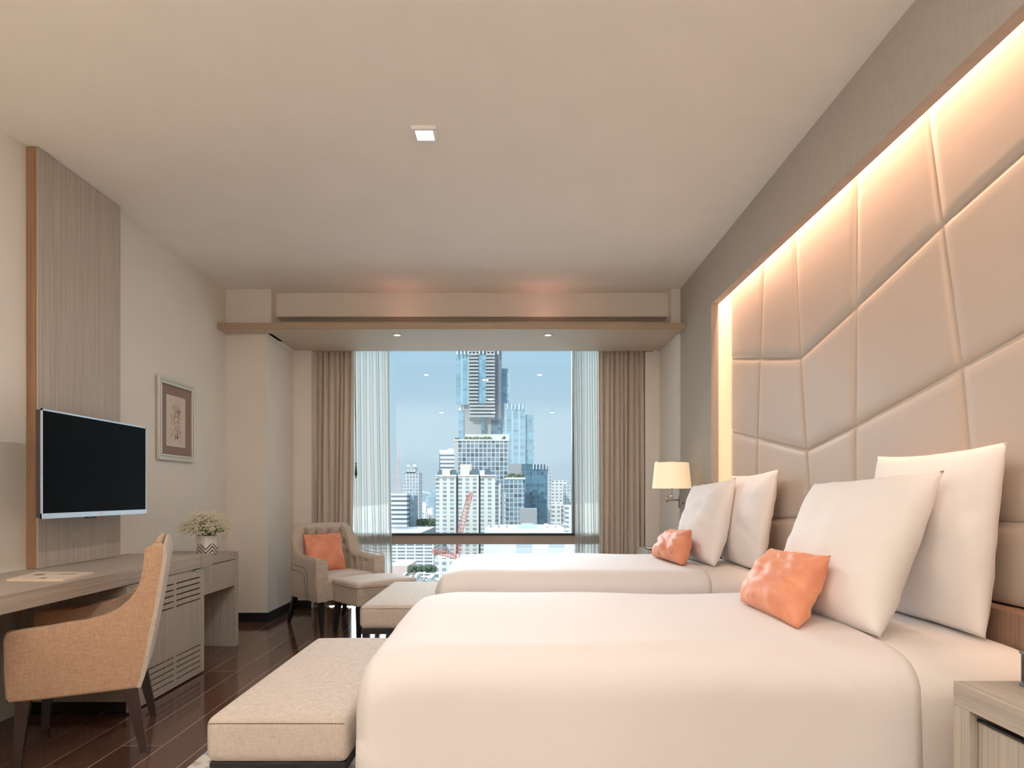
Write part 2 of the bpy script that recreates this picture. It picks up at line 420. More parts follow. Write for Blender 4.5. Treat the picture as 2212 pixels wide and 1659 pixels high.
# ------------------------------------------------------------------ curtains
def curtain(name, mat, xa0, xa1, xb0, xb1, Y, z0, z1, folds, amp, seed, label, group, cat='curtain', thick=.003):
    """top edge xa0..xa1, foot xb0..xb1"""
    rnd = random.Random(seed)
    n = folds * 12; rows = []
    ph = [rnd.uniform(.6, 1.35) for _ in range(folds + 2)]
    cum = [0]
    for p in ph[:folds]: cum.append(cum[-1] + p)
    L = cum[-1]; R = 22
    for r in range(R + 1):
        t = r / R; z = z1 + (z0 - z1) * t
        a = xa0 + (xb0 - xa0) * (t ** 1.3); bb_ = xa1 + (xb1 - xa1) * (t ** 1.3)
        row = []
        for i in range(n + 1):
            k = i / 12.0; q = int(min(k, folds - 1e-6)); s_ = (cum[q] + (k - q) * ph[q]) / L
            A = amp * (.65 + .5 * ph[q] / 1.35) * (.9 + .25 * sin(seed + q * 2.1 + 2.2 * t))
            wv = sin(2 * pi * k)
            wv = (abs(wv) ** .75) * (1 if wv > 0 else -1)
            x = a + (bb_ - a) * s_ + .009 * sin(4 * pi * k) + .012 * sin(q * 1.7 + 3 * t) * t
            row.append((x, Y + A * wv + .01 * sin(q + 5 * t) * t, z))
        rows.append(row)
    o = MB().grid(rows).build(name, mat, None, True)
    c = Vector(((xb0 + xb1) / 2, Y, z0))
    for v_ in o.data.vertices: v_.co -= c
    o.location = c
    if thick:
        md = o.modifiers.new('thick', 'SOLIDIFY'); md.thickness = thick
    return tag(o, label, cat, group)
curtain('drape', M_drape, -2.165, -1.70, -2.15, -1.74, 6.915, .012, 2.93, 8, .044, 3, 'taupe pleated drape gathered at the left side of the window', 'heavy drapes')
curtain('drape', M_drape, .905, 1.388, .905, 1.398, 6.925, .012, 2.93, 9, .044, 8, 'taupe pleated drape gathered at the right side of the window near the bedside lamp', 'heavy drapes')
curtain('sheer_curtain', M_sheer, -1.76, -1.335, -1.72, -1.30, 6.975, .02, 2.93, 7, .016, 5, 'white sheer curtain hanging left of the view, behind the armchair', 'sheer curtains', thick=0)
curtain('sheer_curtain', M_sheer, .635, .96, .66, .97, 6.975, .02, 2.93, 6, .016, 11, 'white sheer curtain hanging right of the view', 'sheer curtains', thick=0)
rod = thing('curtain_wand', 'slim dark curtain pull hanging between left drape and sheer', 'curtain pull', P(769, 1037, 6.85))
part(MB().tube([P(768, 757, 6.85), P(768, 860, 6.85), P(768.6, 905, 6.85), P(769, 1000, 6.85)], .0035), 'cord', M_legb, rod, True)
a_ = P(769, 1000, 6.85); part(MB().lathe(a_.x, a_.y, [(.001, a_.z + .01), (.009, a_.z), (.006, a_.z - .015), (.013, a_.z - .10), (.015, a_.z - .125), (.006, a_.z - .14), (.009, a_.z - .15), (.001, a_.z - .165)], 10), 'tassel', M_legb, rod, True)

# ------------------------------------------------------------------ ceiling lamps
for i, (x, y) in enumerate(DOWN):
    lab = ['square recessed downlight in the middle of the ceiling', 'square recessed downlight above the camera', 'square recessed downlight at the rear centre', 'square recessed downlight at the rear right', 'square recessed downlight at the rear left'][i]
    d = thing('square_downlight', lab, 'ceiling light', (x, y, ZC), 0, 'square downlights')
    fr = MB(); s, q, t_ = .064, .046, .018
    fr.box(-s, s, -s, -q, -t_, 0).box(-s, s, q, s, -t_, 0).box(-s, -q, -q, q, -t_, 0).box(q, s, -q, q, -t_, 0)
    fr.build('trim_frame', M_whitep, d)
    MB().box(-q, q, -q, q, -.008, -.004).build('diffuser', M_led, d)
    light('downlight_lamp', 'AREA', (0, 0, -.020), DOWN_POWER[i], (1, .94, .88), (0, 0, 0), .088, parent=d)
for i, x in enumerate((-1.104, .324)):
    y = 6.133
    d = thing('round_downlight', ['small round downlight at the left of the pelmet underside', 'small round downlight at the right of the pelmet underside'][i], 'ceiling light', (x, y, 2.706), 0, 'pelmet downlights')
    MB().lathe(0, 0, [(.031, -.0005), (.043, -.0005), (.045, -.004), (.030, -.006), (.029, -.0005)], 28).build('trim_ring', M_whitep, d, True)
    MB().lathe(0, 0, [(.0005, -.002), (.029, -.002)], 28).build('diffuser', M_led, d)
    light('pelmet_lamp', 'AREA', (0, 0, -.008), 2.2, (1, .82, .62), (0, 0, 0), .05, shape='DISK', parent=d)
# weak pink lights added above the pelmet for the glow on the bulkhead
for i, (x, pw) in enumerate(((XY(868, 6.05), .22), (XY(1175, 6.05), .28))):
    light('pelmet_uplight', 'AREA', (x, 6.02, 2.775), pw, (1, .42, .30), (pi, 0, 0), .05)

# unseen floor lamps behind the camera, added to brighten the ceiling
for i, (x, y) in enumerate(((-1.9, -1.3), (.6, -1.7))):
    d = thing('floor_lamp', ['tall uplighter floor lamp at the rear left of the room', 'tall uplighter floor lamp at the rear centre of the room'][i], 'lamp', (x, y, 0), 0, 'uplighters')
    MB().lathe(0, 0, [(.001, .001), (.14, .001), (.14, .015), (.02, .03), (.001, .03)], 32).build('base', M_legb, d, True, None, 40)
    MB().tube([(0, 0, .03), (0, 0, 1.74)], .012, 12).build('pole', M_chrome, d, True)
    MB().lathe(0, 0, [(.03, 1.74), (.12, 1.78), (.17, 1.86), (.165, 1.86), (.115, 1.79), (.03, 1.75)], 32).build('lamp_bowl', M_whitep, d, True)
    light('uplight', 'AREA', (0, 0, 1.83), 88, (1, .95, .90), (pi, 0, 0), .24, shape='DISK', parent=d)

# ------------------------------------------------------------------ headboard
hb = thing('headboard', 'tall pale upholstered headboard of irregular faceted panels in lit recess', 'headboard', (1.74, 2.95, 0))
XP = 1.70
def HP(px, py): return (XP * F / (px - CX), H + (CY - py) / (px - CX) * XP)
TOPZ = 2.82; Yend = XP * F / 468; Ynear = .60; BOTZ = .818
s1 = [HP(1649, 572), HP(1641, 775), HP(1636, 946), HP(1633, 1121)]
s2 = [HP(1716, 512), HP(1728, 774), HP(1742, 973), HP(1752, 1118)]
s3 = [HP(1849, 393), HP(1848, 663), HP(1846, 920), HP(1846, 1108)]
s4 = [HP(2000, 254), HP(2032, 487), HP(2074, 792), HP(2103, 1125)]
s0 = [(Yend, TOPZ), HP(1578, 775), HP(1578, 932), (Yend, s1[3][1])]
r5 = [HP(2212, 300), HP(2212, 325), HP(2212, 714), HP(2212, 1127)]
s5 = [(1.42, TOPZ), (1.38, 0), (1.32, 0), (1.30, 1.115)]
for k in (1, 2):
    (ya, za), (yb, zb) = s4[k], r5[k]; sl = (zb - za) / (yb - ya); s5[k] = (s5[k][0], za + sl * (s5[k][0] - ya))
s5[1] = (1.38, min(s5[1][1], 2.6))
s6 = [(Ynear, TOPZ), (Ynear, 2.15), (Ynear, 1.55), (Ynear, 1.10)]
cols = [s0, s1, s2, s3, s4, s5, s6]
for c_ in cols:
    (y0_, z0_), (y1_, z1_) = c_[0], c_[1]
    if z0_ < TOPZ: c_[0] = (y0_ + (y0_ - y1_) / (z0_ - z1_) * (TOPZ - z0_), TOPZ)
    c_.append((c_[3][0], BOTZ))
def panel(q):
    """q four (y,z) corners in order -> cushioned facet"""
    cen = [sum(p[i] for p in q) / 4 for i in (0, 1)]
    n = 14; rows = []
    for i in range(n + 1):
        row = []
        for j in range(n + 1):
            a = i / n; b_ = j / n
            a = .5 - .5 * cos(pi * a); b_ = .5 - .5 * cos(pi * b_)
            y = (q[0][0] * (1 - a) + q[1][0] * a) * (1 - b_) + (q[3][0] * (1 - a) + q[2][0] * a) * b_
            z = (q[0][1] * (1 - a) + q[1][1] * a) * (1 - b_) + (q[3][1] * (1 - a) + q[2][1] * a) * b_
            wa = min(abs(q[1][0] - q[0][0]) + abs(q[1][1] - q[0][1]), 9); wb = abs(q[3][1] - q[0][1]) + abs(q[3][0] - q[0][0])
            da = min(a, 1 - a) * wa; db = min(b_, 1 - b_) * wb
            e_ = min(1, da / .035); g_ = min(1, db / .035)
            hgt = sqrt(max(0, 1 - (1 - e_) ** 2)) * sqrt(max(0, 1 - (1 - g_) ** 2))
            row.append((XP + .014 - .014 * hgt - .003 * sin(pi * a) * sin(pi * b_), y, z))
        rows.append(row)
    return MB().grid(rows)
for i in range(6):
    for k in range(4):
        q = [cols[i][k], cols[i + 1][k], cols[i + 1][k + 1], cols[i][k + 1]]
        part(panel(q), 'upholstered_panel', M_leather, hb, True)
part(MB().box(XP + .02, 1.795, Ynear, Yend, BOTZ, TOPZ), 'backing_board', M_seam, hb)
part(MB().box(1.635, 1.755, NY0 - .08, 5.34, .02, BOTZ - .006, .003), 'wood_rail', M_wainscot, hb)

# ------------------------------------------------------------------ beds
def wr(x, y, z, a=.006, s=3.0): return a * noise.noise(Vector((x * s, y * s, z * s)))
def bed(y0, y1, label, xh):
    cy = (y0 + y1) / 2; wy = y1 - y0; xf = -.50
    root = thing('bed', label, 'bed', (.55, cy, 0), 0, 'twin beds')
    part(MB().box(xf + .10, xh - .02, y0 + .10, y1 - .10, .03, .30, .01), 'bed_base', M_wainscot, root)
    part(MB().rbox((xf + .06 + xh - .01) / 2, cy, .49, xh - .01 - xf - .06, wy - .10, .38, (.05, .05, .05), 3, 6), 'mattress', M_sheet, root, True)
    def mk(x0, x1, dz, rx, off, flare):
        def fn(x, y, z):
            ty = (y - cy) / (wy / 2)
            if z > .55:
                z += dz * (1 - min(1, ty * ty)) * min(1, (z - .55) / .17)
            drop = max(0, .62 - z)
            y += (1 if ty > 0 else -1) * (.035 * drop ** 1.3) * (1 if abs(ty) > .8 else 0)
            if abs(ty) > .8:
                y += .008 * sin(x * 7 + cy) * min(1, drop * 3) + wr(x, y, z, .012, 2.0)
            z += wr(x, y, z, .008, 2.3) + .010 * noise.noise(Vector((x * 1.1, y * 1.7, 7.3)))
            if z > .45 and flare < .07 and x0 < 0:
                q_ = max(0, min(1, (x0 + .26 - x) / .26)); z -= .045 * q_ * q_
            x += wr(y, z, x, .006, 4) * (1 if x < x0 + .2 else 0)
            if flare and x > 1.0 and abs(ty) > .7: y += (1 if ty > 0 else -1) * flare * (x - 1.0)
            return (x, y, z)
        zt = .708 + off
        return MB().rbox((x0 + x1) / 2, cy, (.085 + zt) / 2, x1 - x0, wy + 2 * off, zt - .085, (rx, .15, .12), 8, (34, 26, 12), fn)
    du = part(mk(xf, 1.262, .020, .075, .006, .06), 'duvet', M_duvet, root, True)
    part(mk(1.10, xh, .020, .03, -.008, .06), 'bed_sheet', M_sheet, root, True)
    return root
bed(1.95, 3.29, 'near single bed made up with white duvet beside the corner nightstand', 1.628)
bed(4.00, 5.33, 'far single bed with white duvet beside the window', 1.558)

def pillow(name, BN, BF, TN, TF, t, mat, label, cat, group, seed, pinch=.09, wrink=.012, trim=None, side=None, ex=.5, n=30):
    BN, BF, TN, TF = map(Vector, (BN, BF, TN, TF))
    nn = ((BF - BN).cross(TN - BN)).normalized()
    cen = (BN + BF + TN + TF) / 4
    def pos(u, v, sd):
        pu = (u + 1) / 2; pv = (v + 1) / 2
        k = pinch * cos(u * pi / 2) if False else 0
        uu = u * (1 - pinch * (1 - v * v)); vv = v * (1 - pinch * (1 - u * u) * (1 if v > 0 else .25))
        a = (uu + 1) / 2; b_ = (vv + 1) / 2
        p = BN.lerp(BF, a).lerp(TN.lerp(TF, a), b_)
        e_ = max(0, (1 - abs(u) ** 2.4) * (1 - abs(v) ** 2.4))
        T = t / 2 * (e_ ** ex) * (1 - .18 * v)
        # wrinkles running in from the corners and edges
        edge = max(abs(u), abs(v))
        rad = atan2(v, u)
        wv = noise.noise(Vector((rad * 5.0 + seed, edge * 1.2, sd * 3.0))) * wrink * (edge ** 3) * (e_ ** .5) * 1.6
        wv += noise.noise(Vector((u * 2.4 + seed, v * 2.4, sd * 5.0))) * wrink * 1.2 * (e_ ** .5)
        wv += (1 - abs(noise.noise(Vector((u * 1.6 + seed * 1.7, v * 3.0 - u * 2, sd * 2.0)))) * 4) * wrink * .25 * (e_ ** .5)
        jag = noise.noise(Vector((rad * 4 + seed, 1.3, 0))) * .003 * edge ** 6
        return p + nn * (sd * (T + wv * (1 if T > .001 else 0))) + (p - cen).normalized() * jag
    mb = MB()
    g = [-cos(pi * i / n) * .25 + (-1 + 2 * i / n) * .75 for i in range(n + 1)]
    A = [[pos(u, v, 1) for u in g] for v in g]; B = [[pos(u, v, -1) for u in g] for v in g]
    mb.grid(A)
    n0 = len(mb.v); m_ = n + 1
    ib = {}
    for i in range(m_):
        for j in range(m_):
            if i in (0, n) or j in (0, n): ib[i, j] = i * m_ + j
            else: ib[i, j] = len(mb.v); mb.v.append(tuple(B[i][j]))
    for i in range(n):
        for j in range(n): mb.f.append((ib[i, j], ib[i + 1, j], ib[i + 1, j + 1], ib[i, j + 1]))
    o = fix_normals(mb.build(name, mat, None, True, (BN + BF) / 2))
    tag(o, label, cat, group)
    if trim:
        ring = [A[0][j] for j in range(m_)] + [A[i][n] for i in range(1, m_)] + [A[n][j] for j in range(n - 1, -1, -1)] + [A[i][0] for i in range(n - 1, -1, -1)]
        tr_ = MB().tube(ring, .0042, 5).build('piping', trim, o, True, (0, 0, 0))
        c0 = (BN + BF) / 2
        for v_ in tr_.data.vertices: v_.co -= c0
    return o
G1 = 'large white pillows'
pillow('pillow', (1.558, 2.14, .722), (1.535, 2.87, .722), (1.62, 2.127, 1.372), (1.62, 2.885, 1.368), .19, M_pillow, 'largest white pillow standing upright against the headboard, near bed, behind another', 'pillow', G1, 1.3, .055)
pillow('pillow', (1.215, 2.15, .725), (1.13, 2.84, .73), (1.52, 2.285, 1.285), (1.35, 2.915, 1.247), .24, M_pillow, 'white pillow leaning just behind the orange cushion on the near bed', 'pillow', G1, 4.1, .05)
pillow('pillow', (1.53, 4.03, .715), (1.52, 4.72, .715), (1.62, 3.965, 1.352), (1.60, 4.76, 1.335), .17, M_pillow, 'white pillow upright against the headboard at the far bed, behind another', 'pillow', G1, 7.7, .055)
pillow('pillow', (1.315, 4.25, .725), (1.255, 4.95, .73), (1.52, 4.44, 1.312), (1.40, 5.06, 1.265), .23, M_pillow, 'white pillow leaning behind the orange cushion on the far bed, closest to the lamp', 'pillow', G1, 2.9, .05)
G2 = 'orange cushions'
pillow('cushion', (.985, 2.25, .733), (.965, 2.765, .742), (1.140, 2.33, .978), (1.115, 2.81, .965), .17, M_orange, 'small orange cushion leaning on a white pillow, near bed', 'cushion', G2, 9.2, .07, .017)
pillow('cushion', (1.105, 4.24, .733), (1.02, 4.78, .745), (1.185, 4.33, .962), (1.170, 4.83, .940), .18, M_orange, 'small orange cushion leaning on a white pillow, far bed', 'cushion', G2, 5.5, .07, .017)
_d2 = Vector((.670, -.742, 0)).normalized(); _ac = Vector((-1.671, 6.0015, 0))
def on_chair(px, py, lx):
    r_ = Vector(((px - CX) / F, 1, -(py - CY) / F)); t_ = (_ac.dot(_d2) + lx) / r_.dot(_d2)
    return (r_.x * t_, r_.y * t_, H + r_.z * t_)
pillow('cushion', on_chair(663, 1234, .03), on_chair(749, 1231, .03), on_chair(654, 1154, -.10), on_chair(735, 1149, -.10), .13, M_orange, 'square orange cushion with dark piped edge on the tufted armchair', 'cushion', G2, 3.3, .05, .006, trim=M_orange_trim)

# ------------------------------------------------------------------ benches at the foot of each bed
def bench(y0, y1, label):
    x0, x1 = -1.0076, -.540; cx, cy = (x0 + x1) / 2, (y0 + y1) / 2
    r = thing('bed_bench', label, 'bench', (cx, cy, 0), 0, 'bed end benches')
    def fn(x, y, z):
        u = (x - cx) / ((x1 - x0) / 2); v_ = (y - cy) / ((y1 - y0) / 2)
        if z > .42: z += .016 * (1 - u * u) * (1 - v_ ** 4)
        return (x, y, z)
    c_ = part(MB().rbox(cx, cy, .3955, x1 - x0, y1 - y0, .151, (.03, .03, .035), 5, (12, 24, 4), fn), 'seat_cushion', M_bench, r, True)
    part(MB().tube([(x0 + .012, y0 + .006, .45), (x0 + .03, y0 + .003, .452), (cx, y0 + .001, .4535), (x1 - .03, y0 + .003, .452), (x1 - .012, y0 + .006, .45)], .0016, 5), 'seam', M_seam, c_, True)
    part(MB().box(x0 + .012, x1 - .012, y0 + .012, y1 - .012, .285, .322, .002), 'frame', M_legb, r)
    for sx_ in (x0 + .04, x1 - .04):
        for sy_ in (y0 + .04, y1 - .04):
            part(MB().leg((sx_, sy_, .285), (sx_, sy_, .012), .022, .016), 'leg', M_legb, r)
    return r
bench(2.108, 3.30, 'beige upholstered bench at the foot of the near bed')
bench(4.215, 5.40, 'beige upholstered bench at the foot of the far bed')

# rug
rug_m, nt, b = base('rug_pattern')
v1 = N(nt, 'ShaderNodeTexVoronoi'); v1.inputs['Scale'].default_value = 4.5; nt.links.new(coords(nt), v1.inputs['Vector'])
n1 = noise_tex(nt, coords(nt), 7, 4, .6)
f = math(nt, 'ADD', math(nt, 'MULTIPLY', v1.outputs['Distance'], .8), math(nt, 'MULTIPLY', n1, .6))
nt.links.new(ramp(nt, f, [(.42, (.20, .22, .26)), (.50, (.62, .56, .48)), (.62, (.70, .64, .56)), (.70, (.24, .26, .30)), (.8, (.66, .60, .52))]), b.inputs['Base Color'])
b.inputs['Roughness'].default_value = .95; bump(nt, b, noise_tex(nt, coords(nt), 300, 2), .6, .01)
tag(MB().box(-1.42, 1.0, .9, 3.75, .001, .012, .003).build('rug', rug_m, None, False), 'cream and slate patterned rug under the near bed and bench', 'rug')

# ------------------------------------------------------------------ nightstands
def nightstand(y0, y1, label):
    x0, x1, zt = 1.176, 1.62, .70
    r = thing('nightstand', label, 'nightstand', ((x0 + x1) / 2, (y0 + y1) / 2, 0), 0, 'nightstands')
    if x1 > XR: x1 = 1.56
    part(MB().box(x0, x1, y0, y1, .638, zt, .002), 'top', M_woodH, r)
    part(MB().box(x0, x1, y0, y0 + .06, .02, .638, .002), 'side_panel', M_woodV, r)
    part(MB().box(x0, x1, y1 - .06, y1, .02, .638, .002), 'side_panel', M_woodV, r)
    part(MB().box(x0, x1, y0 + .06, y1 - .06, .02, .08), 'bottom_rail', M_woodH, r)
    part(MB().box(x1 - .02, x1, y0 + .06, y1 - .06, .08, .638), 'back_panel', M_woodV, r)
    part(MB().box(x0 + .022, x0 + .042, y0 + .063, y1 - .063, .085, .612, .003), 'door', M_woodV, r)
    part(MB().box(x0 + .018, x0 + .026, y0 + .063, y1 - .063, .614, .620), 'door_lip', M_legb, r)
    return r
nightstand(1.16, 1.735, 'wooden nightstand with recessed door at the right corner beside the near bed')
nightstand(5.71, 6.18, 'small wooden nightstand between far bed and window drape')
ck = thing('bedside_clock', 'slate grey rounded bedside clock on the near nightstand', 'clock', (1.36, 1.62, .70))
cb = MB().rbox(1.365, 1.625, .747, .09, .14, .09, (.012, .012, .012), 4, 2)
part(cb, 'body', M_grey, ck, True)
part(MB().box(1.3185, 1.3195, 1.565, 1.683, .715, .780), 'display', M_darkscr, ck)
for zz in (.705, .788): part(MB().box(1.3165, 1.3205, 1.559, 1.690, zz - .004, zz + .004, .002), 'rim', M_grey, ck)
np_ = thing('notepad', 'white notepad in dark holder on the far nightstand', 'notepad', (1.26, 5.86, .70))
part(MB().box(1.20, 1.36, 5.79, 5.93, .7005, .708, .002), 'holder', M_legb, np_)
part(MB().box(1.205, 1.355, 5.795, 5.925, .708, .713), 'paper', M_paperw, np_)

# ------------------------------------------------------------------ wall lamps
def wall_lamp(px_, py_, ry, label, power):
    """px_,py_ centre of shade in plan; ry rod y"""
    r = thing('wall_lamp', label, 'lamp', (px_, py_, 1.1), 0, 'swing arm lamps')
    zb, zt = 1.248, 1.472
    part(MB().lathe(px_, py_, [(.166, zb), (.1435, zt), (.1415, zt), (.164, zb), (.166, zb)], 48), 'lamp_shade', M_shade, r, True, 40)
    part(MB().lathe(px_, py_, [(.1435, zt - .004), (.1445, zt + .002), (.141, zt + .002), (.1405, zt - .004), (.1435, zt - .004)], 48), 'shade_rim', M_chrome, r, True)
    st = MB(); st.tube([(px_, py_, zb + .12), (px_, py_, 1.165)], .006, 10); st.tube([(px_, py_, 1.19), (px_, py_, 1.16)], .010, 10)
    st.tube([(px_ + .0, py_, zb + .06), (px_ + .15, py_, zb + .06)], .002, 6); st.tube([(px_, py_, zb + .06), (px_ - .15, py_, zb + .06)], .002, 6)
    part(st, 'stem', M_chrome, r, True)
    ex, ey = 1.371, ry - .16
    part(MB().tube([(px_, py_, 1.176), (ex, ey, 1.176)], .006, 10).tube([(ex, ey, 1.19), (ex, ey, 1.128)], .010, 10), 'upper_arm', M_chrome, r, True)
    part(MB().tube([(ex, ey, 1.145), (1.522, ry, 1.145)], .006, 10), 'lower_arm', M_chrome, r, True)
    part(MB().tube([(1.522, ry, 1.165), (1.522, ry, .80)], .009, 12).tube([(1.522, ry, 1.10), (1.563, ry, 1.10)], .008, 8).tube([(1.522, ry, .84), (1.563, ry, .84)], .008, 8), 'wall_rod', M_chrome, r, True)
    part(MB().ball((px_, py_, 1.36), .03, 12, 8), 'bulb', M_led, r, True)
    light('lamp_bulb_light', 'POINT', (px_ , py_, 1.375 ), power, (1, .70, .45), size=.05).parent = r
    r.children[-1].location = (0, 0, .275)
    return r
wall_lamp(1.364, 5.60, 5.96, 'brass swing arm lamp with cream drum shade beside the far bed', 2.5)
wall_lamp(1.33, 1.38, 1.02, 'brass swing arm lamp with cream drum shade above the near nightstand', 14)

# ------------------------------------------------------------------ left wall: timber panel, TV, picture
tp = thing('wall_panel', 'tall grey-brown veneer panel behind the television on the left wall', 'wall panel', (-2.66, 3.96, 0))
part(MB().box(-2.645, -2.636, 3.592, 4.342, .786, ZC - .004), 'face', M_woodV, tp)
part(MB().box(XL + .001, -2.645, 3.592, 4.342, .786, ZC - .004), 'edge', M_edge_shade, tp)
tag(MB().box(-2.636, -2.634, 3.85, 3.93, .93, .975).box(-2.634, -2.6325, 3.86, 3.885, .94, .965).box(-2.634, -2.6325, 3.895, 3.92, .94, .965).build('power_socket', simple('socket_plate', (.50, .45, .40), .5)), 'flat wood-toned socket plate on veneer panel below television', 'socket')

tv = thing('television', 'black flat screen television with silver bezel angled over the desk', 'television', (-2.47, 3.84, 1.36))
xa, ya0, ya1, z0, z1 = -2.45, 3.361, 4.320, 1.070, 1.644
part(MB().box(xa - .034, xa - .004, ya0 + .004, ya1 - .004, z0 + .004, z1 - .004, .003), 'casing', M_tvb, tv)
part(MB().box(xa - .004, xa - .001, ya0 + .010, ya1 - .010, z0 + .028, z1 - .010), 'screen', M_tv, tv)
part(MB().box(xa - .006, xa + .002, ya0, ya1, z0, z0 + .028).box(xa - .006, xa + .001, ya0, ya1, z1 - .009, z1).box(xa - .006, xa + .001, ya0, ya0 + .009, z0, z1).box(xa - .006, xa + .001, ya1 - .009, ya1, z0, z1), 'bezel', M_silver, tv)
part(MB().box(xa + .002, xa + .003, 3.835, 3.86, z0 + .010, z0 + .018), 'emblem', M_whitep, tv)
part(MB().box(xa - .02, xa - .004, 3.73, 3.80, z0 - .010, z0, .001), 'sensor', M_legb, tv)
part(MB().box(xa - .02, xa - .003, 3.81, 3.83, z0 - .012, z0, .001), 'standby_light', simple('red_button', (.5, .08, .06), .4), tv)
part(MB().box(-2.635, -2.60, 3.74, 3.94, 1.25, 1.48).bar((-2.61, 3.84, 1.36), (-2.48, 3.84, 1.36), .03).box(-2.53, -2.484, 3.66, 4.02, 1.24, 1.48), 'bracket', M_legb, tv)

pf = thing('framed_picture', 'silver framed sketch in brown mount on the left wall', 'picture', (-2.69, 5.167, 1.46))
fy0, fy1, fz0, fz1 = 4.892, 5.442, 1.464, 2.096
W_ = .042; X0, X1 = XL + .004, -2.676
def molding(inset, w_, xa_, xb_):
    mb = MB(); a0, a1, b0, b1 = fy0 + inset, fy1 - inset, fz0 + inset, fz1 - inset
    mb.box(xa_, xb_, a0, a0 + w_, b0, b1, .002); mb.box(xa_, xb_, a1 - w_, a1, b0, b1, .002); mb.box(xa_, xb_, a0 + w_, a1 - w_, b0, b0 + w_, .002); mb.box(xa_, xb_, a0 + w_, a1 - w_, b1 - w_, b1, .002)
    return mb
fm = molding(0, .016, X0, X1); m2 = molding(.016, .014, X0, X1 - .007); fm.add(m2.v, m2.f); m3 = molding(.030, .014, X0, X1 - .001); fm.add(m3.v, m3.f)
part(fm, 'frame', simple('champagne_silver', (.72, .68, .60), .35, .55), pf)
part(MB().box(X0, X0 + .008, fy0 + .04, fy1 - .04, fz0 + .04, fz1 - .04), 'mount', simple('brown_mount', (.27, .165, .13), .5), pf)
py0, py1, pz0, pz1 = 5.018, 5.305, 1.575, 1.975
part(MB().box(X0 + .008, X0 + .010, py0, py1, pz0, pz1), 'sketch_paper', simple('aged_paper', (.66, .59, .50), .8), pf)
rs = random.Random(4); sk = MB(); XS = X0 + .0105
def stroke(pts, w_=.004):
    for (a, b_), (c, d_) in zip(pts, pts[1:]):
        L = sqrt((c - a) ** 2 + (d_ - b_) ** 2) + 1e-6; nx, nz = -(d_ - b_) / L * w_ / 2, (c - a) / L * w_ / 2
        sk.add([(XS, py0 + a + nx, pz0 + b_ + nz), (XS, py0 + c + nx, pz0 + d_ + nz), (XS, py0 + c - nx, pz0 + d_ - nz), (XS, py0 + a - nx, pz0 + b_ - nz)], [(0, 1, 2, 3)])
def arc(cx, cz, rx, rz, a0, a1, n=10, w_=.004): stroke([(cx + rx * cos(a0 + (a1 - a0) * i / n), cz + rz * sin(a0 + (a1 - a0) * i / n)) for i in range(n + 1)], w_)
arc(.15, .30, .024, .03, 0, 2 * pi); stroke([(.14, .27), (.115, .24), (.12, .19), (.13, .15), (.12, .10), (.14, .04)]); stroke([(.165, .27), (.185, .235), (.178, .19), (.19, .15), (.20, .10), (.21, .05), (.23, .03)])
stroke([(.155, .14), (.165, .10), (.17, .05)]); stroke([(.115, .24), (.09, .21), (.07, .22), (.06, .25)]); stroke([(.185, .24), (.21, .27), (.20, .31), (.17, .33)])
for _ in range(70):
    a, b_ = .04 + rs.random() * .20, .03 + rs.random() * .33
    stroke([(a, b_), (a + rs.uniform(-.02, .02), b_ + rs.uniform(-.03, .03)), (a + rs.uniform(-.03, .03), b_ + rs.uniform(-.03, .03))], .0018)
for _ in range(26):
    a, b_ = .12 + rs.random() * .07, .06 + rs.random() * .24
    stroke([(a, b_), (a + .012, b_ + .02)], .006)
part(sk, 'sketch_lines', simple('red_chalk', (.42, .22, .17), .9), pf)

# ------------------------------------------------------------------ desk with cabinet
dk = thing('desk', 'long grey-brown veneer desk running along the left wall below the television', 'desk', (-2.4, 3.4, 0))
XD = -2.10
part(MB().box(XL + .002, XD, 1.35, 4.516, .704, .784, .002), 'desktop', M_woodH, dk)
part(MB().box(XD - .003, XD + .001, 4.349, 4.352, .704, .784), 'joint', M_seam, dk)
part(MB().box(XL + .01, XD - .02, 1.36, 1.42, 0, .704), 'end_panel', M_woodV, dk)
cab = thing('minibar_cabinet', 'veneer cabinet with louvred vent door under the desk', 'cabinet', (-2.4, 3.94, 0))
XF = -2.085
part(MB().box(XL + .002, XF - .022, 3.52, 3.54, .07, .70).box(XL + .002, XF - .022, 4.345, 4.364, .02, .70).box(XL + .002, XL + .02, 3.54, 4.345, .07, .70).box(XL + .02, XF - .022, 3.54, 4.345, .68, .70), 'body', M_woodV, cab)
part(MB().box(XL + .05, XF - .05, 3.56, 4.34, .002, .07), 'plinth', M_plinth, cab)
part(MB().box(XF - .060, XF - .024, 3.55, 4.34, .03, .68), 'inner_screen', M_plinth, cab)
# door built as slats around slots
door = MB(); xd0, xd1 = XF - .020, XF
yA0, yA1, yB0, yB1 = 3.664, 3.974, 4.004, 4.312; dy0, dy1, dz0, dz1 = 3.52, 4.364, .012, .690
up = [.647 - .0355 * k for k in range(5)]; lo = [.197 - .035 * k for k in range(5)]
door.box(xd0, xd1, dy0, yA0, dz0, dz1); door.box(xd0, xd1, yB1, dy1, dz0, dz1); door.box(xd0, xd1, yA1, yB0, dz0, dz1)
zs = sorted([dz0] + [z for t_ in up + lo for z in (t_ - .0045, t_ + .0045)] + [dz1])
for k in range(0, len(zs), 2):
    for (a, b_) in ((yA0, yA1), (yB0, yB1)): door.box(xd0, xd1, a, b_, zs[k], zs[k + 1])
part(door, 'louvred_door', M_woodV, cab)
part(MB().box(XF - .03, XF + .002, 4.24, 4.34, .692, .700, .001), 'hinge', M_chrome, cab)
sd = thing('side_table', 'lower veneer end unit with one drawer and open knee space beyond the desk', 'desk', (-2.45, 4.8, 0))
XS2 = -2.19
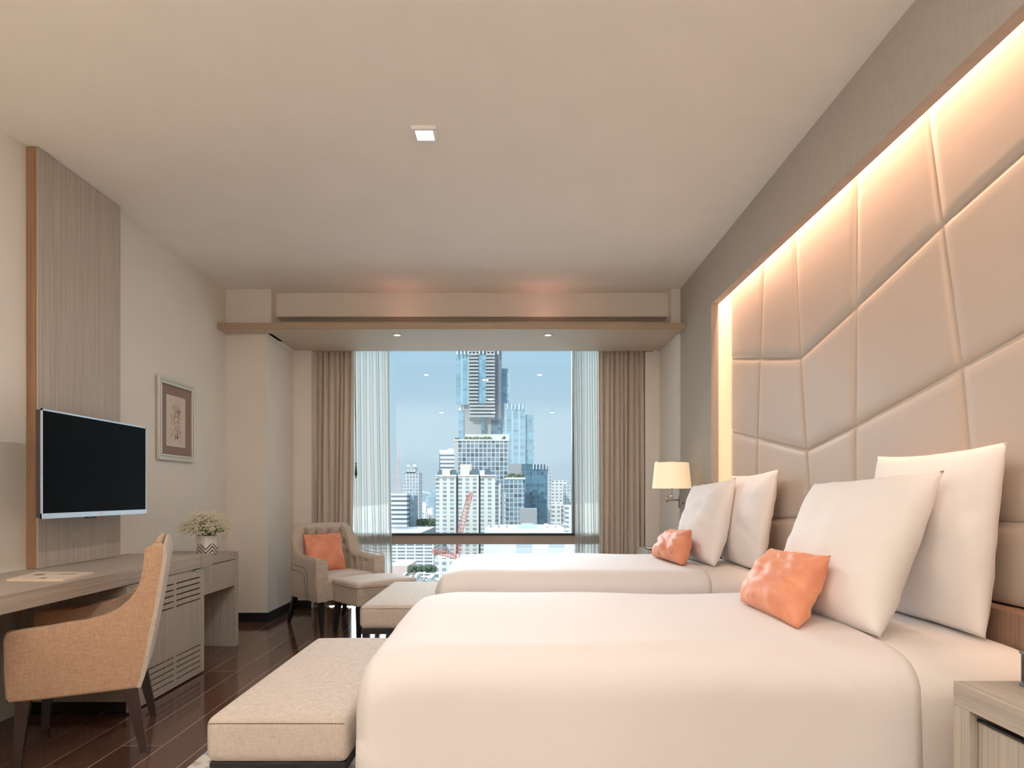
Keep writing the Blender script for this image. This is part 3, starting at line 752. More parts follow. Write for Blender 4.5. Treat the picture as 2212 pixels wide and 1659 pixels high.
part(MB().box(XL + .002, XS2, 4.52, 5.153, .690, .747, .002).box(XL + .002, XS2, 4.367, 4.52, .690, .703), 'top', M_woodH, sd)
part(MB().box(XL + .002, XS2, 5.103, 5.153, 0, .690, .002), 'side_panel', M_woodV, sd)
part(MB().box(XL + .002, XS2, 4.366, 4.386, 0, .690, .001), 'side_panel', M_woodV, sd)
part(MB().box(XL + .04, XS2 - .003, 4.388, 5.101, .482, .684, .002), 'drawer', M_woodV, sd)
part(MB().box(XL + .002, XL + .02, 4.388, 5.101, 0, .482), 'back_panel', M_woodV, sd)

# desk lamp at the near end of the desk
dl = thing('desk_lamp', 'desk lamp with cream shade at the near end of the desk', 'lamp', (-2.45, 1.95, .784))
MB().lathe(0, 0, [(.001, .001), (.08, .001), (.08, .012), (.015, .02), (.012, .30), (.001, .30)], 32).build('base', M_chrome, dl, True, None, 40)
MB().lathe(0, 0, [(.16, .28), (.13, .50), (.128, .50), (.158, .28), (.16, .28)], 40).build('lamp_shade', M_shade, dl, True, None, 40)
light('desk_lamp_light', 'POINT', (0, 0, .36), 9, (1, .62, .38), size=.05, parent=dl)

# magazine
mg = thing('magazine', 'thin pale magazine lying closed on the desk', 'magazine', (-2.35, 3.25, .784), 0)
a, b_, c_, d_ = P(22, 1253, 3.10), P(132, 1253, 3.02), P(200, 1238, 3.45), P(84, 1237, 3.55)
def quad_on_desk(pts, z0_, z1_):
    p = []
    for (x_, y_) in pts:
        Y_ = (H - .784) * F / (y_ - CY); p.append(((x_ - CX) / F * Y_, Y_))
    return MB().prism([p[0], p[1], p[2], p[3]], 'z', z0_, z1_), p
mbq, pq = quad_on_desk([(14, 1256), (136, 1256), (202, 1240), (80, 1238)], .7845, .7935)
part(mbq, 'cover', simple('peach_cover', (.74, .62, .52), .45), mg)
def lerp2(u_, v_):
    a0 = [pq[0][i] * (1 - u_) + pq[1][i] * u_ for i in (0, 1)]; a1 = [pq[3][i] * (1 - u_) + pq[2][i] * u_ for i in (0, 1)]
    return (a0[0] * (1 - v_) + a1[0] * v_, a0[1] * (1 - v_) + a1[1] * v_)
def patch(us, z0_, z1_): return MB().prism([lerp2(*q) for q in us], 'z', z0_, z1_)
part(patch([(.30, .12), (.78, .12), (.86, .62), (.36, .62)], .7935, .7940), 'cover_picture', simple('cover_photo', (.74, .66, .55), .45), mg)
ink = simple('cover_ink', (.16, .10, .08), .5)
for q_ in ([(.48, .10), (.62, .10), (.62, .20), (.52, .20)], [(.18, .50), (.34, .52), (.34, .66), (.2, .62)], [(.55, .62), (.84, .70), (.84, .78), (.6, .70)]):
    part(patch(q_, .7940, .7943), 'cover_print', ink, mg)

# vase with gypsophila
vs = thing('flower_vase', 'patterned white cylinder vase of baby\'s breath at the end of the desk', 'vase', (-2.31, 4.88, .747))
vm, nt, b = base('vase_glaze')
t = N(nt, 'ShaderNodeTexCoord'); s3 = N(nt, 'ShaderNodeSeparateXYZ'); nt.links.new(t.outputs['Object'], s3.inputs[0])
ang = math(nt, 'MULTIPLY', math(nt, 'ARCTAN2', s3.outputs[1], s3.outputs[0]), 5 / (2 * pi))
tri = math(nt, 'MULTIPLY', math(nt, 'ABSOLUTE', math(nt, 'SUBTRACT', math(nt, 'FRACT', ang), .5)), .10)
st_ = math(nt, 'SINE', math(nt, 'MULTIPLY', math(nt, 'ADD', s3.outputs[2], tri), 230))
msk = math(nt, 'LESS_THAN', math(nt, 'SUBTRACT', s3.outputs[2], math(nt, 'MULTIPLY', math(nt, 'ABSOLUTE', math(nt, 'SUBTRACT', math(nt, 'FRACT', ang), .5)), -.05)), .085)
fc = math(nt, 'MULTIPLY', math(nt, 'GREATER_THAN', st_, .1), msk)
nt.links.new(mixc(nt, fc, (.62, .58, .56), (.10, .05, .045)), b.inputs['Base Color']); b.inputs['Roughness'].default_value = .25
MB().lathe(0, 0, [(.001, .001), (.068, .001), (.073, .006), (.073, .138), (.070, .142), (.067, .138), (.067, .02), (.001, .02)], 40).build('vase_body', vm, vs, True, None, 40)
rf = random.Random(12); fl = MB(); stm = MB(); lv = MB()
M_flower = simple('cream_florets', (.72, .67, .53), .8); M_stem = simple('green_stems', (.17, .21, .08), .8)
for i in range(150):
    a_, t_ = rf.uniform(0, 2 * pi), sqrt(rf.random())
    ex_, ey_ = .165 * t_ * cos(a_), .165 * t_ * sin(a_); ez_ = .30 - .10 * t_ ** 2.2 + rf.uniform(-.06, .02)
    if i % 2 == 0: stm.tube([(.04 * t_ * cos(a_), .04 * t_ * sin(a_), .10), (ex_ * .55, ey_ * .55, .20), (ex_, ey_, ez_)], .0009, 3)
    for k in range(26):
        q = (ex_ + rf.gauss(0, .019), ey_ + rf.gauss(0, .019), ez_ + rf.gauss(0, .016))
        if q[2] < .145 and (q[0] ** 2 + q[1] ** 2) < .01: continue
        fl.ball(q, rf.uniform(.003, .0056), 5, 3)
for i in range(900):
    a_, t_ = rf.uniform(0, 2 * pi), sqrt(rf.random()); r_ = .12 * t_
    x_, y_, z_ = r_ * cos(a_), r_ * sin(a_), .16 + .10 * rf.random() * (1 - t_ * .5)
    lv.add([(x_, y_, z_), (x_ + rf.uniform(-.015, .015), y_ + rf.uniform(-.015, .015), z_ + .012), (x_ + rf.uniform(-.015, .015), y_ + rf.uniform(-.015, .015), z_ + .02)], [(0, 1, 2)])
fo = thing('flower_bunch', 'cloud of tiny cream baby\'s breath flowers standing in the patterned vase', 'flowers', (-2.31, 4.88, .85))
for mb_, nm, mt in ((fl, 'florets', M_flower), (stm, 'stems', M_stem), (lv, 'foliage', M_stem)):
    o = mb_.build(nm, mt, fo); 
    for v_ in o.data.vertices: v_.co.z -= .103
vs['label'] = 'white cylinder vase with brown wave pattern at the end of the desk'

# ------------------------------------------------------------------ desk chair
O_ = Vector((-1.72, 3.016, 0)); dv = Vector((-.9043, -.4268, 0)); wv_ = Vector((-.424, .9057, 0))
cc = O_ + dv * .246 + wv_ * .283
ch = thing('desk_chair', 'tan linen desk chair with sloping arms and dark legs, pushed up to the desk', 'chair', cc, atan2(dv.y, dv.x))
def chair_profile():
    pts = [(.518, .603), (.374, .614), (.259, .618), (.17, .631), (.103, .661), (.047, .711), (.016, .76), (.003, .802), (-.006, .853), (-.016, .947), (-.032, .964), (-.060, .970),
           (-.086, .955), (-.083, .886), (-.067, .777), (-.048, .653), (-.022, .51), (-.003, .403), (.013, .318), (.025, .303), (.20, .300), (.36, .298), (.508, .300), (.522, .32), (.527, .45), (.528, .575)]
    return [(u_ - .246, z_) for u_, z_ in pts]
def side_panel(yo, yi, bulge):
    pr = chair_profile(); n = len(pr)
    cx_ = sum(p[0] for p in pr) / n; cz_ = sum(p[1] for p in pr) / n
    mb = MB(); sg = 1 if yo > yi else -1
    def ring(y, k): # inset k metres
        rr = []
        for i in range(n):
            a = Vector(pr[i - 1]); b2 = Vector(pr[i]); c = Vector(pr[(i + 1) % n])
            d = ((b2 - a).normalized() + (c - b2).normalized()).normalized(); nn = Vector((d.y, -d.x))
            if (Vector((cx_, cz_)) - b2).dot(nn) < 0 and i not in (4, 5, 6, 7, 8, 9): nn = -nn
            if i in (2, 3, 4, 5, 6, 7, 8, 9): nn = Vector((d.y, -d.x)) if True else nn
            q = b2 + nn * k; rr.append((q.x, y, q.y))
        return rr
    # orientation test for inward normal
    rings = [ring(yi, 0.010), ring(yi + sg * .006, 0), ring(yo - sg * .008, 0), ring(yo - sg * .002, .005), ring(yo, .012)]
    for r_ in rings: mb.v += r_
    for k in range(len(rings) - 1):
        for i in range(n): mb.f.append((k * n + i, k * n + (i + 1) % n, (k + 1) * n + (i + 1) % n, (k + 1) * n + i))
    mb.f.append(tuple(range(n))); mb.f.append(tuple(range(4 * n, 5 * n)))
    return mb
for (yo, yi) in ((.297, .235), (-.297, -.235)):
    o = fix_normals(side_panel(yo, yi, 0).build('arm', M_chair, ch, True, None, 35))
# back: upholstered slab between and slightly behind the side panels, pale rear fabric
def slab(x_of, z0_, z1_, th, y0_, y1_, crown, rows=14, colsn=14):
    A, B = [], []
    for i in range(rows + 1):
        t_ = i / rows; z = z0_ + (z1_ - z0_) * t_; ra, rb_ = [], []
        for j in range(colsn + 1):
            s_ = j / colsn; y = y0_ + (y1_ - y0_) * s_; k = sin(pi * s_)
            zz = z + crown * k * t_ ** 4
            ra.append((x_of(zz), y, zz)); rb_.append((x_of(zz) - th * (1 if t_ < 1 else .4), y, zz))
        A.append(ra); B.append(rb_)
    mb = MB(); mb.grid(A); nA = len(mb.v); mb.grid([list(reversed(r_)) for r_ in B]); m_ = colsn + 1
    def ia(i, j): return i * m_ + j
    def ib_(i, j): return nA + i * m_ + (colsn - j)
    for j in range(colsn):
        mb.f.append((ia(rows, j), ia(rows, j + 1), ib_(rows, j + 1), ib_(rows, j))); mb.f.append((ia(0, j + 1), ia(0, j), ib_(0, j), ib_(0, j + 1)))
    for i in range(rows):
        mb.f.append((ia(i, 0), ia(i + 1, 0), ib_(i + 1, 0), ib_(i, 0))); mb.f.append((ia(i + 1, colsn), ia(i, colsn), ib_(i, colsn), ib_(i + 1, colsn)))
    return mb
PRB = [(.30, .025), (.318, .013), (.403, -.003), (.51, -.022), (.653, -.048), (.777, -.067), (.886, -.083), (.955, -.088), (1.1, -.09)]
def xrear(z):
    for (a, b_), (c, d_) in zip(PRB, PRB[1:]):
        if z <= c: return b_ + (d_ - b_) * (z - a) / (c - a) - .246
    return -.336
def xback(z): # rear face local x
    t_ = (z - .303) / .66; return (.030 - .130 * t_ + .012 * sin(pi * t_)) - .246
fix_normals(slab(lambda z: xback(z) + .062, .40, .975, .05, -.236, .236, .022).build('backrest', M_chair, ch, True, None, 50))
fix_normals(slab(lambda z: xrear(z) + .010, .306, .962, .018, -.299, .299, .030).build('rear_panel', M_chair_back, ch, True, None, 50))
MB().rbox(.05, 0, .40, .46, .468, .15, (.03, .03, .035), 4, 8, lambda x, y, z: (x, y, z + (.015 * (1 - (y / .23) ** 2) if z > .44 else 0))).build('seat', M_chair, ch, True)
for sy in (1, -1):
    yb_ = .283 * sy; yo_ = .257 * sy
    MB().leg((.062 - .246, yo_, .305), (.0 - .246, yb_ - .003 * sy, 0.0), .028, .015).build('leg', M_legs, ch)
    MB().leg((.462 - .246, yo_, .302), (.485 - .246, yb_ - .012 * sy, 0.0), .027, .015).build('leg', M_legs, ch)

# ------------------------------------------------------------------ tufted armchair
O2 = Vector((-2.107, 6.07, 0)); d2 = Vector((.670, -.742, 0)).normalized(); w2 = Vector((.742, .670, 0)).normalized()
ac = O2 + d2 * .343 + w2 * .278
AX = thing('tufted_armchair', 'grey-beige button tufted armchair with dark splayed legs in the window corner', 'armchair', ac, atan2(d2.y, d2.x))
WO, XBK, XFR, RC = .335, -.290, .352, .16       # half width, rear, front, corner radius (outer path)
path = []
def addp(x, y, nx, ny): path.append((x, y, nx, ny))
for i in range(15): addp(XFR + (XBK + RC - XFR) * i / 14, -WO, 0, -1)
for i in range(1, 10): a = -pi / 2 - (pi / 2) * i / 10; addp(XBK + RC + RC * cos(a), -WO + RC + RC * sin(a), cos(a), sin(a))
for i in range(13): addp(XBK, -WO + RC + (2 * WO - 2 * RC) * i / 12, -1, 0)
for i in range(1, 10): a = pi - (pi / 2) * i / 10; addp(XBK + RC + RC * cos(a), WO - RC + RC * sin(a), cos(a), sin(a))
for i in range(15): addp(XBK + RC + (XFR - XBK - RC) * i / 14, WO, 0, 1)
def top_z(x, y):
    u_ = x + .343
    if u_ > .30: return .650 - .012 * (u_ - .30) / .4
    t_ = max(0, min(1, (u_ - .06) / .24)); t_ = t_ * t_ * (3 - 2 * t_)
    return .915 * (1 - t_) + .650 * t_ + .006
tuft = []      # (path index float, z)
outer = MB(); rows_o = []; nI = 16
def lean(z, nx): return .02 * max(0, (z - .45)) * 2
np_pts = len(path)
buttons = []
def inner_disp(s, z):
    d = 0
    for (bs_, bz) in buttons:
        q = ((s - bs_) ** 2) * 900 + ((z - bz) ** 2) * 900
        d += .022 * math_exp(-q)
    return d
from math import exp as math_exp
# arc length along the path
S = [0]
for i in range(1, np_pts): S.append(S[-1] + sqrt((path[i][0] - path[i - 1][0]) ** 2 + (path[i][1] - path[i - 1][1]) ** 2))
LT = S[-1]; mid = LT / 2
for k in (-1.5, -.5, .5, 1.5): buttons.append((mid + k * .125, .83))
for k in (-2, -1, 0, 1, 2): buttons.append((mid + k * .128, .735))
for k in (-2.5, -1.5, -.5, .5, 1.5, 2.5): buttons.append((mid + k * .125, .64))
for k in (-1, 1):
    for j in range(3): buttons.append((mid + k * (.50 + j * .12), .565))
def at_s(s):
    i = max(0, min(np_pts - 2, next((k for k in range(np_pts - 1) if S[k + 1] >= s), np_pts - 2)))
    t_ = (s - S[i]) / (S[i + 1] - S[i]); a, b_ = path[i], path[i + 1]
    return [a[j] + (b_[j] - a[j]) * t_ for j in range(4)]
NS = 200; cross = []; nI = 34
TH = .085
segs = []
for a in buttons[:4]:
    segs.append((a, (a[0], .93)))
for r0, r1 in ((buttons[:4], buttons[4:9]), (buttons[4:9], buttons[9:15])):
    for a in r0:
        for b_ in r1:
            if abs(a[0] - b_[0]) < .09: segs.append((a, b_))
for a in buttons[15:]: segs.append((a, (a[0], .66))); segs.append((a, (a[0], .46)))
def seg_d(p, a, b_):
    ax, az = b_[0] - a[0], b_[1] - a[1]; t_ = max(0, min(1, ((p[0] - a[0]) * ax + (p[1] - a[1]) * az) / (ax * ax + az * az)))
    return sqrt((p[0] - a[0] - ax * t_) ** 2 + (p[1] - a[1] - az * t_) ** 2)
for i in range(NS + 1):
    s = LT * i / NS; x, y, nx, ny = at_s(s); tz = top_z(x, y); ring_ = []
    def pt(off, z):
        ln = .10 * max(0, z - .62) * (1 if nx < -.3 else max(0, -nx) / .3)
        return (x - nx * (off) + nx * ln * .6, y - ny * off + ny * 0, z)
    zb = .270
    for k in range(9): z = zb + (tz - .03 - zb) * k / 8; ring_.append(pt(.012 * (1 - min(1, (z - zb) / .1)) , z))
    ring_ += [pt(.008, tz - .012), pt(.025, tz), pt(TH * .5, tz + .004), pt(TH - .022, tz), pt(TH - .004, tz - .012)]
    for k in range(nI + 1):
        z = tz - .03 + (.42 - (tz - .03)) * k / nI
        dd = 0
        for (bs_, bz) in buttons:
            q = ((s - bs_) ** 2 + (z - bz) ** 2) / (.030 ** 2)
            if q < 12: dd = max(dd, .042 * math_exp(-q))
        for a, b_ in segs:
            if abs(s - a[0]) < .13:
                q = seg_d((s, z), a, b_) / .011
                if q < 3: dd = max(dd, .014 * math_exp(-q * q))
        ring_.append(pt(TH + .026 - dd, z))
    ring_.append(pt(TH + .02, .272))
    cross.append(ring_)
mb = MB(); mb.grid(cross); m_ = len(cross[0])
mb.f.append(tuple(range(m_ - 1, -1, -1))); mb.f.append(tuple(range(NS * m_, NS * m_ + m_)))
fix_normals(mb.build('backrest_and_arms', M_arm, AX, True, None, 60))
for (bs_, bz) in buttons:
    x, y, nx, ny = at_s(bs_)
    if bz > top_z(x, y) - .05: continue
    ln = .10 * max(0, bz - .62) * (1 if nx < -.3 else max(0, -nx) / .3)
    off = TH - .010
    MB().ball((x - nx * off + nx * ln * .6, y - ny * off, bz), .009, 8, 5).build('button', M_button, AX, True)
MB().rbox(.055, 0, .355, .595, .50, .17, (.02, .02, .02), 3, 4).build('seat_frame', M_arm, AX, True)
MB().rbox(.065, 0, .44, .56, .49, .10, (.04, .04, .035), 4, 8, lambda x, y, z: (x, y, z + (.012 * (1 - (y / .25) ** 2) if z > .45 else 0))).build('seat_cushion', M_armseat, AX, True)
def yout(x):
    return WO if x > XBK + RC else WO - RC + sqrt(max(0, RC * RC - (x - XBK - RC) ** 2))
for sg in (-1, 1):
    yy = 1
    MB().tube([(XFR + .001, sg * (WO - .008), .275), (XFR + .001, sg * (WO - .008), .62), (XFR - .015, sg * (WO - .006), .650), (.10, sg * (WO - .006), .654), (-.03, sg * (WO - .006), .665), (-.10, sg * (WO - .006), .70), (-.17, sg * (WO - .012), .81)], .0035, 6).build('piping', M_piping, AX, True)
    for k in (0, 1):
        o_ = .045 * k
        sp_ = [(-.262, .80 - .1 * k), (-.262, .70 - o_), (-.255, .63 - o_), (-.235, .595 - o_), (-.20, .575 - o_), (-.15, .565 - o_), (-.08, .56 - o_), (.10 - o_, .552 - o_), (.15 - o_, .535 - o_), (.172 - o_, .50 - o_), (.185 - o_, .44 - o_), (.195 - o_, .285)]
        MB().tube([(x_, sg * (yout(x_) + .0005), z_) for x_, z_ in sp_], .0028, 5).build('seam', M_seam, AX, True)
for sg in (-1, 1):
    MB().leg((-.343 + .115, sg * .262, .275), (-.343, sg * .278, 0), .024, .012).build('leg', M_legb, AX)
    MB().leg((.343 - .06, sg * .262, .275), (.343, sg * .278, 0), .024, .012).build('leg', M_legb, AX)

# footstool
fc0 = Vector((-1.277, 5.29, 0)); e1 = d2 * -1; 
ot = fc0 - d2 * .225 + w2 * .287
OT = thing('footstool', 'grey-beige upholstered footstool drawn up to the front of the tufted armchair', 'footstool', ot, atan2(d2.y, d2.x))
MB().rbox(0, 0, .355, .448, .572, .165, (.012, .012, .012), 3, 8, lambda x, y, z: (x * (1 if z > .35 else .985), y, z - (.012 * cos(y * 5.4) * cos(x * 6) if z < .3 else 0))).build('base', M_arm, OT, True)
MB().rbox(0, 0, .445, .462, .588, .05, (.03, .03, .024), 4, 12, lambda x, y, z: (x, y, z + (.030 * (1 - (x / .231) ** 2) * (1 - (y / .294) ** 2) if z > .445 else 0))).build('seat_cushion', M_armseat, OT, True)
hx, hy, hz = .229, .292, .432
MB().tube([(hx, hy, hz), (hx, 0, hz - .003), (hx, -hy, hz), (0, -hy, hz - .003), (-hx, -hy, hz), (-hx, 0, hz), (-hx, hy, hz), (0, hy, hz), (hx, hy, hz)], .0045, 6).build('piping', M_piping, OT, True)
for sx_ in (-1, 1):
    for sy in (-1, 1):
        MB().leg((sx_ * .185, sy * .245, .275), (sx_ * .205, sy * .265, 0), .023, .013).build('leg', M_legb, OT)

# ------------------------------------------------------------------ the city beyond the window
GZ = -72.0
def facade(name, wall, glass, pu, pv, du, dv, rough=.6, u0=0.0, v0=0.0, vary=.35, groughness=.35):
    m, nt, b = base(name)
    t = N(nt, 'ShaderNodeTexCoord'); s = N(nt, 'ShaderNodeSeparateXYZ'); nt.links.new(t.outputs['Object'], s.inputs[0])
    u = math(nt, 'DIVIDE', math(nt, 'ADD', math(nt, 'ADD', s.outputs[0], s.outputs[1]), u0 + 500 * pu), pu)
    v = math(nt, 'DIVIDE', math(nt, 'ADD', s.outputs[2], v0 + 500 * pv), pv)
    wu = math(nt, 'LESS_THAN', math(nt, 'FRACT', u), du); wv = math(nt, 'LESS_THAN', math(nt, 'FRACT', v), dv)
    mask = math(nt, 'MULTIPLY', wu, wv)
    c = N(nt, 'ShaderNodeCombineXYZ'); nt.links.new(math(nt, 'FLOOR', u), c.inputs[0]); nt.links.new(math(nt, 'FLOOR', v), c.inputs[1])
    wn = N(nt, 'ShaderNodeTexWhiteNoise', noise_dimensions='3D'); nt.links.new(c.outputs[0], wn.inputs['Vector'])
    g2 = tuple(min(1, q * (1 + 2.2 * vary) + .03) for q in glass)
    gc = mixc(nt, math(nt, 'MULTIPLY', wn.outputs['Value'], 1.0), glass, g2)
    nrm = N(nt, 'ShaderNodeNewGeometry'); sn = N(nt, 'ShaderNodeSeparateXYZ'); nt.links.new(nrm.outputs['Normal'], sn.inputs[0])
    side = math(nt, 'LESS_THAN', math(nt, 'ABSOLUTE', sn.outputs[2]), .5)
    nt.links.new(mixc(nt, math(nt, 'MULTIPLY', mask, side), wall, gc), b.inputs['Base Color'])
    b.inputs['Roughness'].default_value = rough; b.inputs['Specular IOR Level'].default_value = .3
    return m
def bx(root, name, mat, x0, x1, yt, d, depth=20, yb=None, dd=0):
    """box seen between columns x0..x1, roof at row yt, standing d metres away"""
    D_ = d + dd
    X0_, X1_ = XY(x0, D_), XY(x1, D_); zt = ZY(yt, D_); zb = GZ if yb is None else ZY(yb, D_)
    mb = MB().box(X0_, X1_, D_, D_ + depth, zb, zt)
    if root is None: return mb.build(name, mat, None, False, (X0_, D_, zb))
    o = mb.build(name, mat, root, False, (X0_, D_, zb)); o.location = Vector((X0_, D_, zb)) - root.location
    return o
def bld(name, label, x, d, cat='building', group=None):
    return thing(name, label, cat, (XY(x, d), d, GZ), 0, group)
WHT = (.80, .79, .74); CRM = (.82, .78, .68)
FA = {}
FA['cream'] = facade('facade_cream', (.76, .745, .69), (.20, .26, .28), 4.8, 2.73, .52, .60)
FA['grid'] = facade('facade_grid', (.62, .65, .66), (.07, .11, .14), 3.6, 3.9, .80, .82, vary=.9)
FA['bands'] = facade('facade_bands', (.86, .86, .83), (.10, .14, .18), 60, 3.9, .97, .42)
FA['stripe'] = facade('facade_glass_stripes', (.44, .58, .64), (.22, .37, .45), 8.0, 4.0, .72, .93, .35, vary=.15)
FA['blue'] = facade('facade_blue_glass', (.27, .42, .50), (.19, .33, .41), 5.0, 4.0, .8, .85, .3, vary=.25)
FA['deep'] = facade('facade_deep_glass', (.13, .25, .32), (.05, .12, .17), 4.2, 4.0, .8, .8, .3, vary=.5)
FA['white'] = facade('facade_white_windows', (.84, .83, .79), (.22, .27, .30), 4.4, 3.6, .55, .5)
FA['park'] = facade('facade_deck', (.86, .86, .84), (.16, .19, .22), 5.6, 2.05, .86, .48, vary=.3)
FA['slim'] = facade('facade_slim', (.62, .65, .66), (.22, .27, .32), 3.0, 3.3, .5, .62)
FA['far'] = facade('facade_far', (.34, .44, .50), (.24, .34, .41), 7, 6, .6, .6)  # bluish distance haze put into the wall and glass colours
M_conc = simple('grey_concrete', (.40, .42, .43), .8); M_concd = simple('shaded_concrete', (.22, .26, .30), .8)  # shaded_concrete: shade of the core's side and the recesses put into the colour
M_conl = simple('pale_concrete', (.50, .52, .53), .8); M_wroof = simple('white_roof', (.85, .85, .84), .7); M_slate = simple('slate_roof', (.13, .18, .23), .6)
M_groof = simple('grey_roof', (.45, .48, .50), .7); M_bluer = simple('blue_roof', (.30, .42, .52), .6); M_pink = simple('pink_wall', (.75, .58, .52), .8)
M_green = paint('tree_green', (.13, .19, .12), .9); M_ground = paint('city_ground', (.62, .61, .58), .9); M_red = simple('crane_red', (.62, .14, .10), .5)

tag(MB().box(-900, 900, 60, 5200, GZ - 2, GZ).build('city_ground', M_ground), 'pale city ground between the buildings', 'ground')

# skyscraper with balconies
d = 760; sk_ = bld('skyscraper', 'tallest stepped skyscraper with striped balconies and blue glass wings', 1040, d)
bx(sk_, 'concrete_core', M_conc, 1012.5, 1069, 735, d, 30, 905, 6)
bx(sk_, 'glass_wing', FA['stripe'], 985, 1013, 738, d, 28, 874, 4)
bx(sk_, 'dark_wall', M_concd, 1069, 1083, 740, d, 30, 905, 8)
bx(sk_, 'glass_wing', FA['blue'], 1077, 1099, 796, d, 30, 1000, 20)
bx(sk_, 'glass_wing', FA['stripe'], 1080, 1135, 871, d, 26, 1100, 14)
bx(sk_, 'glass_wing', FA['blue'], 1133, 1153, 896, d, 26, 1100, 18)
bx(sk_, 'glass_wing', FA['deep'], 1060, 1082, 899, d, 26, 1060, 10)
bx(sk_, 'base_block', M_conc, 1002, 1061, 874, d, 30, 1060, 9)
bx(sk_, 'glass_wing', FA['blue'], 990, 1002, 886, d, 20, 1060, 8)
bx(sk_, 'stair_block', M_wroof, 990.5, 997, 873, d, 12, 886, 8)
bx(sk_, 'glass_strip', FA['blue'], 1033, 1050, 766, d, 3, 872, 2.5)
bx(sk_, 'glass_strip', FA['deep'], 1040, 1047, 893, d, 3, 1060, 2.5)
for k in range(20):
    y = 756 + k * 7.4
    if y < 868:
        bx(sk_, 'balcony', M_conl, 1013, 1033, y, d, 6, y + 3.9, 0); bx(sk_, 'balcony', M_conl, 1050, 1069, y, d, 6, y + 3.9, 0)
    else: bx(sk_, 'balcony', M_conl, 1013.5, 1069, y, d, 6, y + 3.9, 0)
for k in range(12): bx(sk_, 'crown_fin', M_wroof, 986 + k * 8, 989 + k * 8, 735, d, 2, 765, -1 if k < 3 else 1)
for k in range(5): bx(sk_, 'crown_fin', M_wroof, 1096 + k * 8.3, 1098 + k * 8.3, 872, d, 2, 884, 12)
# roof garden condominium
d = 560; gc_ = bld('condominium', 'grid-windowed condominium with a planted roof terrace', 1040, d)
bx(gc_, 'tower', FA['grid'], 990, 1099, 951, d, 30); bx(gc_, 'end_wall', M_conl, 981.5, 990, 952, d, 30)
bx(gc_, 'roof_slab', M_wroof, 981, 1099.5, 949, d, 31, 952, -1)
bx(gc_, 'parapet_wall', simple('pale_parapet', (.74, .76, .68), .8), 1005, 1099.5, 938, d, 6, 949, 12)
bx(gc_, 'lower_tower', FA['grid'], 1092, 1133, 1034, d, 24, None, -14); bx(gc_, 'roof_slab', M_wroof, 1090, 1135, 1031.5, d, 26, 1035, -15)
rt = random.Random(2)
for (xa_, xb_, yy, dd_, n_) in ((1003, 1062, 948.5, 4, 34), (984, 990, 949, 4, 4), (1086, 1092, 949, 4, 4), (1098, 1134, 1031, -8, 26)):
    g_ = MB()
    for k in range(n_):
        q = P(rt.uniform(xa_, xb_), yy - rt.uniform(0, 3.2 if n_ < 30 else 2.6) * (2 if n_ == 26 else 1), d + dd_ + rt.uniform(-1, 1)); g_.ball(q, rt.uniform(.8, 1.6), 6, 4)
    o = g_.build('roof_planting', M_green, gc_, True); o.location = -gc_.location
# white office
d = 620; of = bld('office_block', 'small white office block with dark window bands left of the condominium', 965, d)
bx(of, 'tower', FA['bands'], 951, 982, 976, d, 20); bx(of, 'side_wall', FA['deep'], 949, 951.3, 977, d, 20, None, .5); bx(of, 'roof_wall', M_wroof, 949, 982, 972, d, 20, 979, -.5); bx(of, 'roof_box', M_wroof, 968, 979, 969, d, 8, 972.5, 4)
# cream apartments
d = 430; cm = bld('apartment_tower', 'large cream apartment tower with slate mansard roofs in the centre of the view', 1010, d)
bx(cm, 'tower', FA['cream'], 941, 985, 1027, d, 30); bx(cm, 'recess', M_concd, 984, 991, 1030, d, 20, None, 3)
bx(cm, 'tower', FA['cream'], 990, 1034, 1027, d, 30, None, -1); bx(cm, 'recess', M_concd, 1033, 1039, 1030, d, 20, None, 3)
bx(cm, 'tower', FA['cream'], 1038, 1070, 1030, d, 30); bx(cm, 'stepped_wing', FA['cream'], 1069, 1081, 1043, d, 24, None, 4); bx(cm, 'stepped_wing', FA['slim'], 1080, 1092, 1062, d, 24, None, 8)
for (a, b_) in ((941, 985), (990, 1034), (1038, 1070)): bx(cm, 'cornice', M_wroof, a - .5, b_ + .5, 1025.5, d, 31, 1028.5, -2)
for (a, b_, t_) in ((946, 955, 1014), (972, 984, 1014), (1017, 1034, 1013), (1046, 1060, 1012)):
    X0_, X1_ = XY(a, d), XY(b_, d); z0_, z1_ = ZY(1026, d), ZY(t_, d)
    o = MB().prism([(X0_ - 1, z0_), (X1_ + 1, z0_), (X1_ - .8, z1_), (X0_ + .8, z1_)], 'y', d + 1, d + 12).build('mansard_roof', M_slate, cm); o.location = -cm.location
for (a, b_, t_) in ((955, 972, 1016), (996, 1014, 1016), (1036, 1047, 1016), (994, 1018, 1003)):
    o = bx(cm, 'gable', simple('cream_wall', CRM, .7) if 'cream_wall' not in MATS else MATS['cream_wall'], a, b_, t_, d, 10, 1026, 0 if t_ > 1010 else 5)
